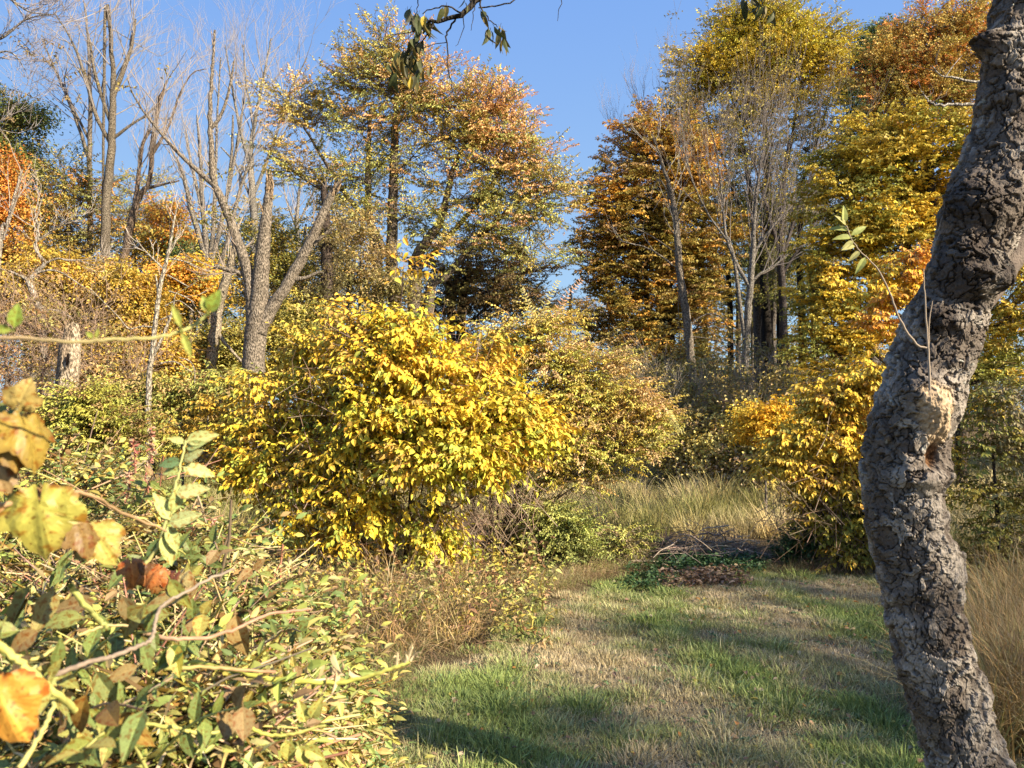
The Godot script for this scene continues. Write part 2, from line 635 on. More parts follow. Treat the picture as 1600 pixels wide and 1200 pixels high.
# ---------------------------------------------------------------- the rough old tree beside the lawn
func hero_tree() -> void:
	rng.seed = 77
	var d := 2.6
	# photo y, outline of the trunk there, lean towards the camera (m)
	var rows := [[1390, 1490, 1650, 0.0], [1290, 1468, 1622, 0.0], [1200, 1447, 1583, 0.0], [1150, 1432, 1563, 0.0], [1100, 1416, 1547, 0.0], [1050, 1402, 1532, 0.0], [1000, 1388, 1518, 0.0], [950, 1376, 1508, 0.0], [900, 1368, 1502, 0.0], [860, 1360, 1494, 0.0],
		[820, 1351, 1484, 0.0], [780, 1344, 1480, 0.0], [740, 1342, 1481, 0.0], [700, 1346, 1484, 0.0], [660, 1354, 1494, 0.0], [620, 1366, 1506, 0.0], [580, 1381, 1519, 0.0], [540, 1394, 1531, 0.0], [500, 1410, 1543, 0.0], [460, 1434, 1555, 0.0],
		[420, 1448, 1568, 0.0], [380, 1457, 1585, 0.0], [340, 1464, 1600, 0.0], [300, 1474, 1612, 0.0], [250, 1498, 1622, 0.0], [200, 1514, 1630, 0.0], [150, 1524, 1636, 0.0], [100, 1533, 1640, 0.0], [50, 1541, 1644, 0.0], [0, 1549, 1650, 0.0], [-80, 1556, 1654, 0.0], [-200, 1562, 1656, 0.0], [-360, 1572, 1662, 0.05], [-560, 1600, 1680, 0.2], [-760, 1640, 1704, 0.35]]
	var mid := PackedVector3Array()
	var wid := PackedFloat32Array()
	for r in rows:
		var w := at((r[1] + r[2]) * 0.5, r[0], d)
		w.z += r[3]
		mid.append(w)
		wid.append((r[2] - r[1]) * 0.5 * d / F - 0.021)
	var base := Vector3(mid[0].x, gh(mid[0].x, mid[0].z), mid[0].z)
	mid = smooth_path(mid, 32)
	wid = smooth_radii(wid, 32)
	var top := root("cherry_tree", "rough barked leaning trunk with knots and a burl at the lawn's edge", "tree", base)
	var cell := FastNoiseLite.new()
	cell.noise_type = FastNoiseLite.TYPE_CELLULAR
	cell.cellular_return_type = FastNoiseLite.RETURN_DISTANCE2_SUB
	cell.frequency = 27.0
	cell.fractal_type = FastNoiseLite.FRACTAL_NONE
	cell.cellular_jitter = 1.0
	var id: FastNoiseLite = cell.duplicate()
	id.cellular_return_type = FastNoiseLite.RETURN_CELL_VALUE
	var near_: FastNoiseLite = cell.duplicate()
	near_.cellular_return_type = FastNoiseLite.RETURN_DISTANCE
	var small: FastNoiseLite = cell.duplicate()
	small.frequency = 70.0
	small.seed = 5
	var soft := FastNoiseLite.new()
	soft.frequency = 5.0
	soft.fractal_octaves = 3
	var grain := FastNoiseLite.new()
	grain.frequency = 70.0
	grain.fractal_octaves = 3
	# bumps on the front: photo x, y, height m, reach across, reach along (m), kind (0 bark, 1 pale wood, 2 rotten hollow, 3 dark burl with its black shadow painted in)
	var marks := [[1408, 622, 0.055, 0.07, 0.075, 0], [1428, 650, 0.045, 0.05, 0.1, 1], [1428, 706, -0.045, 0.032, 0.055, 2], [1412, 742, 0.036, 0.075, 0.032, 0], [1462, 735, 0.02, 0.05, 0.05, 0], [1388, 700, 0.02, 0.03, 0.09, 0],
		[1478, 425, 0.06, 0.085, 0.1, 3], [1530, 442, 0.032, 0.05, 0.06, 3], [1494, 335, 0.06, 0.075, 0.09, 3], [1516, 76, 0.06, 0.04, 0.04, 3], [1545, 320, 0.03, 0.05, 0.13, 0], [1548, 95, 0.03, 0.05, 0.11, 0], [1440, 505, 0.02, 0.06, 0.05, 3], [1500, 480, -0.03, 0.07, 0.025, 3],
		[1555, 470, -0.03, 0.03, 0.03, 3], [1490, 870, 0.022, 0.04, 0.07, 0], [1535, 1075, 0.016, 0.05, 0.03, 0], [1380, 1040, 0.02, 0.05, 0.04, 0], [1470, 1110, -0.012, 0.04, 0.04, 0], [1580, 260, 0.03, 0.06, 0.08, 0], [1560, 165, 0.02, 0.06, 0.05, 0]]
	var spots := []
	for m in marks:
		var q := at(m[0], m[1], d)
		var best := 0
		for i in mid.size():
			if absf(mid[i].y - q.y) < absf(mid[best].y - q.y):
				best = i
		var sx := clampf((q.x - mid[best].x) / wid[best], -0.97, 0.97)
		spots.append([mid[best] + Vector3(sx, 0, sqrt(1.0 - sx * sx)) * wid[best], m[2], m[3], m[4], m[5]])
	var around := 290
	var b := MB.new()
	var length := 0.0
	for i in mid.size():
		var t := (mid[mini(i + 1, mid.size() - 1)] - mid[maxi(i - 1, 0)]).normalized()
		var u := t.cross(Vector3(0, 0, 1)).normalized() * -1.0
		u = Vector3(1, 0, 0) - t * t.x
		u = u.normalized()
		var w := u.cross(t)
		if i > 0:
			length += mid[i].distance_to(mid[i - 1])
		var flare := 1.0 + 0.35 * smoothstep(0.35, 0.0, length)
		for k in around:
			# finer steps on the side that faces the lawn
			var s := float(k) / around
			var g := TAU * (s + 0.09 * sin(TAU * s))
			var o := u * sin(g) * -1.0 + w * cos(g) * -1.0
			var p := mid[i] + o * wid[i] * flare
			var h := soft.get_noise_3dv(p * 1.2) * 0.014 + soft.get_noise_3dv(p * 3.1 + Vector3(9, 0, 0)) * 0.008
			var kind := 0.0
			var wound := 0.0
			var rot := 0.0
			if o.z > -0.55:
				for m in spots:
					var e: Vector3 = p - m[0]
					var q: float = (e.x * e.x + e.z * e.z) / (m[2] * m[2]) + e.y * e.y / (m[3] * m[3])
					if q < 5.0:
						var f := exp(-q)
						h += m[1] * f
						if m[4] == 1:
							wound = maxf(wound, smoothstep(0.22, 0.4, f + soft.get_noise_3dv(p * 5.0) * 0.2))
						elif m[4] == 2:
							rot = maxf(rot, smoothstep(0.3, 0.6, f + soft.get_noise_3dv(p * 5.0) * 0.15))
						elif m[4] == 3:
							kind = maxf(kind, smoothstep(0.15, 0.6, f))
			var warp := Vector3(soft.get_noise_3dv(p * 2.5), soft.get_noise_3dv(p * 2.5 + Vector3(5, 0, 0)), soft.get_noise_3dv(p * 2.5 + Vector3(0, 7, 0))) * 0.05
			var c := (p + warp) * Vector3(1.0, 0.72, 1.0)
			var e1 := cell.get_noise_3dv(c) + 1.0
			var v1 := id.get_noise_3dv(c)
			var f1 := near_.get_noise_3dv(c) + 1.0
			var e2 := small.get_noise_3dv(c) + 1.0
			var gr := grain.get_noise_3dv(p)
			var plate := smoothstep(0.01, 0.09, e1)
			var bark := plate * 0.009 + v1 * 0.006 + f1 * 0.006 * plate + smoothstep(0.0, 0.1, e2) * 0.0032 * (0.5 + v1) + gr * 0.0022
			var tame := 1.0 - 0.75 * maxf(wound, rot)
			h += bark * tame * (0.78 + 0.6 * kind) + gr * 0.004 * wound + soft.get_noise_3dv(p * Vector3(9, 1.5, 9)) * 0.006 * wound
			b.v.append(p + o * (h - 0.012) - base)
			var lich := smoothstep(-0.1, 0.45, soft.get_noise_3dv(p * 0.9 + Vector3(3, 1, 0)) + v1 * 0.25)
			var col := Color(0.18, 0.148, 0.12).lerp(Color(0.43, 0.38, 0.32), clampf(lich + gr * 0.35, 0, 1))
			col = col.lerp(Color(0.09, 0.07, 0.058), smoothstep(0.35, 0.8, -v1) * 0.55)
			col = col.lerp(Color(0.52, 0.53, 0.47), smoothstep(0.62, 0.7, grain.get_noise_3dv(p * 0.35) + v1 * 0.2) * 0.7)
			col = col.lerp(Color(0.045, 0.034, 0.028), (1.0 - smoothstep(0.0, 0.08, e1)) * 0.85)
			col = col.lerp(Color(0.05, 0.04, 0.036), kind * (0.66 + 0.25 * v1))
			col = col.lerp(Color(0.64, 0.48, 0.31) * (0.85 + gr * 0.6), wound)
			col = col.lerp(Color(0.2, 0.105, 0.05) * (0.75 + gr), rot * (1.0 - wound * 0.5))
			b.c.append(col)
			b.uv.append(Vector2(s, length))
			b.n.append(o)
	var n := mid.size()
	for i in n - 1:
		for k in around:
			var a := i * around + k
			var a2 := i * around + (k + 1) % around
			b.ix.append_array([a, a + around, a2 + around, a, a2 + around, a2])
	# normals from the displaced surface
	for i in n:
		for k in around:
			var a := b.v[i * around + (k + 1) % around] - b.v[i * around + (k + around - 1) % around]
			var c2 := b.v[mini(i + 1, n - 1) * around + k] - b.v[maxi(i - 1, 0) * around + k]
			var nn := c2.cross(a).normalized()
			if nn.dot(b.n[i * around + k]) < 0:
				nn = -nn
			b.n[i * around + k] = nn
	part("trunk", b.mesh(M.rough_bark), top)
	# limbs: one forks off behind the trunk to the right, others carry the crown above the frame
	var limb_col := Color(0.22, 0.18, 0.15)
	var fork := MB.new()
	fork.tube(wobbled(smooth_path(PackedVector3Array([at(1500, 500, 2.62) - base, at(1548, 440, 2.66) - base, at(1590, 385, 2.7) - base, at(1625, 330, 2.75) - base, at(1720, 180, 3.0) - base, at(1900, -100, 3.3) - base]), 6), 0.006), smooth_radii(PackedFloat32Array([0.05, 0.055, 0.048, 0.043, 0.038, 0.03]), 6), 12, limb_col)
	part("limb", fork.mesh(M.rough_bark), top)
	var tip: Vector3 = mid[-1] - base
	var crown := Swarm.new()
	var br := MB.new()
	for q in [[0.2, 4.4, -0.4, 1.0], [1.6, 5.0, -1.2, 1.1], [2.6, 4.6, -2.4, 1.2], [1.0, 5.6, -2.0, 1.0], [2.0, 4.9, 0.2, 1.1]]:
		var e := Vector3(q[0], q[1], q[2]) - base
		br.tube(wobbled(smooth_path(PackedVector3Array([tip, tip.lerp(e, 0.5) + Vector3(0, 0.15, 0), e]), 5), 0.03), smooth_radii(PackedFloat32Array([0.07, 0.045, 0.02]), 5), 7, limb_col)
		for i in 14:
			var f: Vector3 = e + ball() * q[3]
			br.tube(PackedVector3Array([e.lerp(tip, rr(0, 0.4)), e.lerp(f, 0.5) + ball() * 0.1, f]), PackedFloat32Array([0.012, 0.008, 0.003]), 4, limb_col)
			for j in 5:
				crown.put(Basis.from_euler(Vector3(rr(-0.4, 0.4), rr(0, TAU), rr(-0.4, 0.4))), e.lerp(f, rr(0.4, 1.1)) + ball() * 0.15, tint(pick([Color(0.3, 0.26, 0.05), Color(0.15, 0.18, 0.04)])))
	part("branches", br.mesh(M.bark), top, "stuff")
	spread("foliage", crown, S.shrub, top)
	hanging_bough(top, base, tip)
	trunk_shoots(top, base)


# the bough that hangs into the top of the view with its drooping leaves
func hanging_bough(top: Node3D, base: Vector3, tip: Vector3) -> void:
	rng.seed = 5
	var d := 3.0
	var dark := Color(0.09, 0.075, 0.065)
	var b := MB.new()
	var main := [[1500, -560], [1200, -330], [930, -110], [800, -30], [748, -5], [728, 18], [700, 30], [668, 34]]
	var lines := [[main, 0.024, 0.006], [[[728, 18], [735, 5], [730, -20]], 0.006, 0.003], [[[712, 28], [700, 50], [698, 66], [702, 110], [708, 142]], 0.0045, 0.0015], [[[748, -5], [756, 20], [768, 34], [778, 42]], 0.004, 0.0015], [[[748, 12], [775, 10], [805, 0], [840, -20]], 0.003, 0.003], [[[690, 30], [665, 42], [645, 50], [610, 55]], 0.003, 0.0012], [[[722, 20], [700, 10], [680, 12], [660, 22]], 0.004, 0.002],
		[[[678, 32], [672, 45], [664, 60], [640, 78], [622, 96]], 0.004, 0.0015], [[[698, 66], [672, 70], [650, 80]], 0.002, 0.001], [[[726, 22], [722, 50], [712, 72]], 0.0022, 0.001], [[[875, -40], [876, 5], [871, 33]], 0.0022, 0.001], [[[655, -10], [652, 10], [648, 22]], 0.003, 0.001], [[[742, 10], [738, 30], [736, 48]], 0.002, 0.001], [[[1170, -60], [1188, 0], [1205, 14]], 0.003, 0.001]]
	for l in lines:
		var p := PackedVector3Array()
		var r := PackedFloat32Array()
		for i in l[0].size():
			p.append(at(l[0][i][0], l[0][i][1], d) - base)
			r.append(lerpf(l[1], l[2], float(i) / (l[0].size() - 1)))
		b.tube(wobbled(smooth_path(p, 4), 0.006), smooth_radii(r, 4), 5, dark)
	part("bough", b.mesh(M.bark), top)
	var kinds := []
	for i in 5:
		kinds.append(one_leaf(rr(0.058, 0.075), rr(0.022, 0.03), 3, rr(0.1, 0.4), [Color(0.06, 0.075, 0.03), Color(0.075, 0.085, 0.03), Color(0.1, 0.09, 0.03), Color(0.16, 0.12, 0.03), Color(0.06, 0.06, 0.03)][i], 0.3, M.leaf))  # darker than the crown's leaves: the shade they hang in is put into the colours
	var bunches := [[636, 12, 3, 10], [645, 24, 5, 14], [660, 24, 9, 18], [668, 36, 8, 14], [652, 60, 6, 14], [640, 72, 6, 16], [632, 84, 8, 18], [618, 92, 6, 16], [645, 98, 8, 22], [608, 112, 5, 14], [660, 110, 5, 20], [640, 122, 4, 16], [698, 8, 3, 8], [728, 2, 2, 8], [752, 18, 3, 8], [778, 44, 6, 10], [785, 62, 6, 9], [766, 44, 3, 6], [762, 52, 2, 4], [1205, 16, 7, 14], [1185, 6, 6, 12], [1170, 0, 5, 10]]
	for q in bunches:
		for i in int(q[2]):
			var w := at(q[0] + rr(-q[3], q[3]) * 0.8, q[1] + rr(-q[3], q[3]) * 0.6, d + rr(-0.08, 0.08))
			var dir := Vector3(rr(-0.55, 0.55), -1.0, rr(-0.5, 0.5))
			leaf_part(top, pick(kinds), null, w, Basis.looking_at(-dir, ball()).scaled(Vector3.ONE * rr(0.7, 1.1)))
	var yellow := one_leaf(0.05, 0.026, 3, 0.2, Color(0.55, 0.4, 0.06), 0.3, M.leaf)
	for q in [[642, 128], [663, 32]]:
		leaf_part(top, yellow, null, at(q[0], q[1] - 8, d), Basis.looking_at(Vector3(0.1, 1, 0.1), Vector3(0, 0, 1)))


func trunk_shoots(top: Node3D, base: Vector3) -> void:
	rng.seed = 15
	var b := MB.new()
	var col := Color(0.33, 0.27, 0.2)
	var d := 2.4
	for l in [[[[1453, 610], [1451, 560], [1449, 530], [1446, 480], [1444, 450], [1443, 420]], 0.004], [[[1450, 545], [1453, 500], [1457, 470]], 0.0025], [[[1448, 544], [1432, 538], [1415, 515], [1402, 490], [1393, 465], [1380, 435], [1362, 410], [1340, 388], [1330, 372], [1322, 352]], 0.004]]:
		var p := PackedVector3Array()
		for q in l[0]:
			p.append(at(q[0], q[1], d) - base)
		p = smooth_path(p, 3)
		var r := PackedFloat32Array()
		for i in p.size():
			r.append(lerpf(l[1], 0.0012, float(i) / p.size()))
		b.tube(wobbled(p, 0.002), r, 6, col)
	part("shoot", b.mesh(M.twig), top)
	var g := [one_leaf(0.062, 0.022, 3, 0.25, Color(0.3, 0.33, 0.1), 0.3, M.leaf), one_leaf(0.05, 0.018, 3, 0.1, Color(0.42, 0.4, 0.16), 0.3, M.leaf)]
	for q in [[1322, 352, -0.6, 0.5], [1326, 360, -0.9, 0.25], [1330, 368, 0.8, 0.55], [1331, 371, -1.0, 0.0], [1334, 376, -0.7, -0.5], [1336, 384, -1.0, -0.3], [1344, 392, -0.9, -0.8], [1352, 402, -0.5, -0.8], [1318, 350, 0.1, 1.0]]:
		leaf_part(top, pick(g), null, at(q[0], q[1], d), Basis.looking_at(-Vector3(q[2], q[3], rr(-0.3, 0.3)), Vector3(0.2, 0.5, 1)))


# ---------------------------------------------------------------- ground
func lawn_outline() -> PackedVector2Array:
	var out := PackedVector2Array()
	for q in [[540, 1230], [585, 1160], [640, 1085], [720, 1035], [800, 1000], [840, 955], [900, 925], [960, 905], [1030, 893], [1180, 885], [1290, 880], [1380, 892], [1500, 905], [1540, 960], [1560, 1050], [1590, 1150], [1650, 1300]]:
		var p := gpt(q[0], q[1])
		out.append(Vector2(p.x, p.z))
	out.append(Vector2(2.6, -1.0))
	out.append(Vector2(2.6, 4.0))
	out.append(Vector2(-1.2, 4.0))
	out.append(Vector2(-0.5, -1.0))
	return out


func axis_lines(from: float, near_a: float, near_b: float, to: float, step: float) -> PackedFloat32Array:
	var low := []
	var x := near_a
	var s := step
	while x > from:
		s *= 1.18
		x -= s
		low.append(x)
	low.reverse()
	x = near_a
	while x < near_b:
		low.append(x)
		x += step
	s = step
	while x < to:
		low.append(x)
		s *= 1.18
		x += s
	return PackedFloat32Array(low)


func make_ground() -> void:
	var xs := axis_lines(-260, -4.0, 5.0, 260, 0.1)
	var zs := axis_lines(-320, -11.0, 1.0, 120, 0.1)
	var lawn := lawn_outline()
	var patch := FastNoiseLite.new()
	patch.frequency = 0.55
	patch.fractal_octaves = 4
	patch.seed = 9
	var b := MB.new()
	for z in zs:
		for x in xs:
			b.v.append(Vector3(x, gh(x, z), z))
			var s := patch.get_noise_2d(x, z)
			var s2 := patch.get_noise_2d(x * 4.0 + 30, z * 4.0)
			var col := Color(0.15, 0.115, 0.07).lerp(Color(0.24, 0.18, 0.1), clampf(0.5 + s2 * 1.2, 0, 1))
			if Geometry2D.is_point_in_polygon(Vector2(x, z), lawn):
				col = Color(0.17, 0.18, 0.08).lerp(Color(0.4, 0.33, 0.21), clampf(0.4 + s * 1.4 + s2 * 0.5, 0, 1))
			b.c.append(col)
			b.uv.append(Vector2(x, z))
			b.n.append(Vector3.UP)
	var w := xs.size()
	for j in zs.size() - 1:
		for i in w - 1:
			var a := j * w + i
			b.ix.append_array([a, a + 1, a + w + 1, a, a + w + 1, a + w])
	var o := part("ground", b.mesh(M.ground), self)
	tag(o, "grassy clearing floor of lawn, bare litter and rough meadow", "", "", "structure")


func tuft(n: int, reach: float, h0: float, h1: float, width: float, lean: float, bend: float, seg: int, seed_: int, vary := 0.25) -> ArrayMesh:
	rng.seed = seed_
	var b := MB.new()
	for i in n:
		var a := rr(0, TAU)
		var p := Vector3(cos(a), 0, sin(a)) * reach * sqrt(rng.randf())
		var dir := (Vector3.UP + Vector3(cos(a + rr(-1, 1)), 0, sin(a + rr(-1, 1))) * rr(0, lean)).normalized()
		var k := rr(1.0 - vary, 1.0 + vary)
		var warm := rr(-0.15, 0.25)
		b.blade(p, dir, rr(h0, h1), width * rr(0.7, 1.3), rr(bend * 0.4, bend * 1.5), seg, Color(k * 0.85, k * 0.85 * (1.0 - warm * 0.15), k * 0.7), Color(k * (1.0 + warm * 0.3), k, k * (1.0 - warm * 0.4)), rr(-1.2, 1.2))
	return b.mesh(M.grass, false)


func make_grass() -> void:
	rng.seed = 21
	S.lawn = tuft(22, 0.07, 0.02, 0.055, 0.0042, 0.9, 1.0, 2, 31)
	S.clover = make_sprig(9, 0.07, 0.02, 0.017, -0.15, 1, 0.3, 32)
	S.tall = tuft(30, 0.16, 0.3, 0.75, 0.006, 0.5, 1.5, 5, 33)
	S.mess = tuft(34, 0.22, 0.2, 0.55, 0.005, 1.5, 2.2, 5, 34)
	S.meadow = tuft(26, 0.3, 0.35, 0.8, 0.011, 0.5, 1.2, 4, 35)
	var lawn := lawn_outline()
	var patch := FastNoiseLite.new()
	patch.frequency = 0.55
	patch.fractal_octaves = 4
	patch.seed = 9
	var s := Swarm.new()
	var cl := Swarm.new()
	var lt := Swarm.new()
	var tries := 30000
	for i in tries:
		var z := -2.9 - 5.6 * pow(rng.randf(), 1.25)
		var x := rr(-1.6, 4.2)
		var e := Vector2(x + patch.get_noise_2d(x * 5, z * 5) * 0.35, z + patch.get_noise_2d(x * 5 + 50, z * 5) * 0.3)
		if not Geometry2D.is_point_in_polygon(e, lawn):
			continue
		var n1 := patch.get_noise_2d(x, z)
		var n2 := patch.get_noise_2d(x * 4.0 + 30, z * 4.0)
		var dry := clampf(0.3 + n1 * 1.8 + n2 * 1.2 + rr(-0.3, 0.3) + 0.25 * smoothstep(-0.8, 1.5, x) - 0.5 * smoothstep(-6.3, -7.6, z) - 0.35 * smoothstep(0.2, -0.8, x), 0, 1)
		if n2 + patch.get_noise_2d(x * 9.0, z * 9.0 + 70) * 0.7 > 0.42:
			continue
		var clump := 1.0 + 0.9 * smoothstep(0.2, 0.45, patch.get_noise_2d(x * 7.0 + 11, z * 7.0))
		var col := Color(0.27, 0.345, 0.105).lerp(Color(0.56, 0.46, 0.29), dry)
		s.put(Basis(Vector3.UP, rr(0, TAU)).scaled(Vector3.ONE * rr(0.65, 1.25) * clump * (1.0 - dry * 0.25)), Vector3(x, gh(x, z) - 0.002, z), tint(col, 0.75, 1.25))
		if n2 > 0.16 and rng.randf() < 0.2:
			cl.put(Basis(Vector3.UP, rr(0, TAU)).scaled(Vector3.ONE * rr(0.5, 0.95)), Vector3(x, gh(x, z) + 0.014, z), tint(Color(0.15, 0.25, 0.1)))
		if rng.randf() < 0.05:
			lt.put(Basis.from_euler(Vector3(rr(-0.5, 0.5), rr(0, TAU), rr(-0.5, 0.5))).scaled(Vector3.ONE * rr(0.3, 1.0)), Vector3(x, gh(x, z) + 0.026, z), tint(pick([Color(0.3, 0.19, 0.1), Color(0.34, 0.22, 0.13), Color(0.26, 0.17, 0.11), Color(0.45, 0.36, 0.22), Color(0.5, 0.22, 0.06), Color(0.5, 0.38, 0.08), Color(0.2, 0.12, 0.08)])))
	tag(spread("grass", s, S.lawn, self), "short patchy green and straw coloured lawn grass", "grass", "", "stuff")
	tag(spread("clover", cl, S.clover, self), "small dark green clover and weeds growing in the lawn", "clover", "", "stuff")
	var fallen := MB.new()
	fallen.leaf(Vector3.ZERO, Vector3(0, 0, 1), Vector3.UP, 0.05, 0.032, 3, 0.35, Color.WHITE, 0.35)
	tag(spread("fallen_leaves", lt, fallen.mesh(M.leaf, false), self), "brown and yellow fallen leaves scattered over the lawn", "fallen leaves", "", "stuff")
	# golden dead grass along the edge of the lawn
	var gold := Swarm.new()
	for i in 760:
		var q := [rr(440, 840), rr(885, 1020)]
		if q[1] > 1040 - absf(q[0] - 640) * 0.3:
			continue
		var p := gpt(q[0], q[1])
		p.y = gh(p.x, p.z) - 0.02
		var f := smoothstep(700.0, 830.0, q[0])
		gold.put(Basis.from_euler(Vector3(rr(-0.7, 0.7), rr(0, TAU), rr(-0.7, 0.7))).scaled(Vector3.ONE * rr(0.45, 1.1) * (1.0 - 0.6 * f)), p, tint(0.85 * (pick([Color(0.62, 0.44, 0.18), Color(0.5, 0.36, 0.18), Color(0.56, 0.46, 0.26), Color(0.34, 0.24, 0.13), Color(0.42, 0.26, 0.15), Color(0.3, 0.29, 0.09), Color(0.66, 0.48, 0.2)])as Color).lerp(Color(0.36, 0.29, 0.18), f * 0.7)))
	var leafy := Swarm.new()
	for i in 420:
		var p := gpt(rr(430, 860), rr(880, 1010))
		p.y = gh(p.x, p.z) + rr(0.02, 0.3)
		leafy.put(Basis.from_euler(Vector3(rr(-1.5, 0.2), rr(0, TAU), rr(-0.4, 0.4))).scaled(Vector3.ONE * rr(0.5, 1.1)), p, tint(pick([Color(0.46, 0.42, 0.12), Color(0.25, 0.28, 0.08), Color(0.4, 0.24, 0.13), Color(0.5, 0.36, 0.16), Color(0.56, 0.46, 0.1)])))
	tag(spread("leafy_weeds", leafy, S.mid, self), "sparse leafy weeds standing in the golden dead grass", "weeds", "", "stuff")
	tag(spread("dead_grass", gold, S.mess, self), "tangled golden dead grass below the yellow shrub", "dead grass", "", "stuff")
	# the rough strip between the thicket and the lawn
	var weeds := Swarm.new()
	for i in 900:
		var p := gpt(rr(330, 640), rr(985, 1260))
		var e := Vector2(p.x, p.z)
		if Geometry2D.is_point_in_polygon(e, lawn):
			continue
		p.y = gh(p.x, p.z) - 0.02
		weeds.put(Basis.from_euler(Vector3(rr(-0.3, 0.3), rr(0, TAU), rr(-0.3, 0.3))).scaled(Vector3.ONE * rr(0.25, 0.6)), p, tint(pick([Color(0.2, 0.21, 0.06), Color(0.13, 0.17, 0.05), Color(0.38, 0.29, 0.14), Color(0.3, 0.2, 0.11)])))
	tag(spread("weeds", weeds, S.mess, self), "low green and brown weeds between the thicket and the lawn", "weeds", "", "stuff")
	# tan grass beyond the trunk
	var tan_ := Swarm.new()
	for i in 800:
		var p := gpt(rr(1530, 1790), rr(900, 1190))
		p.y = gh(p.x, p.z)
		tan_.put(Basis.from_euler(Vector3(rr(-0.2, 0.2), rr(0, TAU), rr(-0.2, 0.2))).scaled(Vector3.ONE * rr(0.5, 1.1)), p, tint(pick([Color(0.5, 0.32, 0.13), Color(0.56, 0.41, 0.2), Color(0.42, 0.27, 0.12), Color(0.36, 0.31, 0.12)])))
	tag(spread("dry_grass", tan_, S.tall, self), "upright orange tan dry grass beside the rough trunk", "dry grass", "", "stuff")
	# mixed weeds and seed heads along the lawn's far edge
	var edge := Swarm.new()
	for i in 1100:
		var q := [rr(720, 1010), 0.0]
		q[1] = lerpf(945, 880, clampf((q[0] - 760) / 220.0, 0, 1)) + rr(-32, 8)
		var p := gpt(q[0], q[1])
		p.y = gh(p.x, p.z) - 0.02
		edge.put(Basis.from_euler(Vector3(rr(-0.35, 0.35), rr(0, TAU), rr(-0.35, 0.35))).scaled(Vector3.ONE * rr(0.22, 0.6)), p, tint(pick([Color(0.25, 0.25, 0.08), Color(0.17, 0.21, 0.06), Color(0.46, 0.36, 0.2), Color(0.32, 0.2, 0.13), Color(0.5, 0.42, 0.26)])))
	tag(spread("edge_weeds", edge, S.mess, self), "rough green and straw weeds at the lawn's far edge below the arching shrub", "weeds", "", "stuff")
	var shady := Swarm.new()
	for i in 700:
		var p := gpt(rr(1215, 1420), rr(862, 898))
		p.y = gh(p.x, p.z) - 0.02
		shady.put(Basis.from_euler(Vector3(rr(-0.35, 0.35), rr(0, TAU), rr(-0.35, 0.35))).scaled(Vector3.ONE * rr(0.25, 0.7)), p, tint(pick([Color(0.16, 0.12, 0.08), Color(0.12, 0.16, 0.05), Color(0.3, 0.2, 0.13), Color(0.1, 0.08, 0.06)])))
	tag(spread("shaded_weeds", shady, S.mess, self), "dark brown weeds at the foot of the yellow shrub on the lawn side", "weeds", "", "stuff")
	# meadow
	var md := Swarm.new()
	for i in 6500:
		var z := -8.2 - 16.0 * pow(rng.randf(), 1.1)
		var x := rr(-0.72, 0.72) * -z
		if z > -9.4 and x > 0.6 and x < 3.4:
			continue
		var n1 := patch.get_noise_2d(x * 0.7, z * 0.7)
		md.put(Basis.from_euler(Vector3(rr(-0.15, 0.15), rr(0, TAU), rr(-0.15, 0.15))).scaled(Vector3.ONE * rr(0.4, 0.95) * (0.8 + 0.9 * patch.get_noise_2d(x * 1.6 + 9, z * 1.6))), Vector3(x, gh(x, z) - 0.03, z), tint(Color(0.27, 0.27, 0.09).lerp(pick([Color(0.7, 0.56, 0.3), Color(0.72, 0.57, 0.3), Color(0.52, 0.43, 0.24), Color(0.42, 0.36, 0.17)]), clampf(0.45 + n1 * 2.4 - 0.3 * smoothstep(1.5, -0.5, x), 0, 1))))
	tag(spread("meadow_grass", md, S.meadow, self), "tall tawny meadow grass in the clearing before the wood", "meadow grass", "", "stuff")


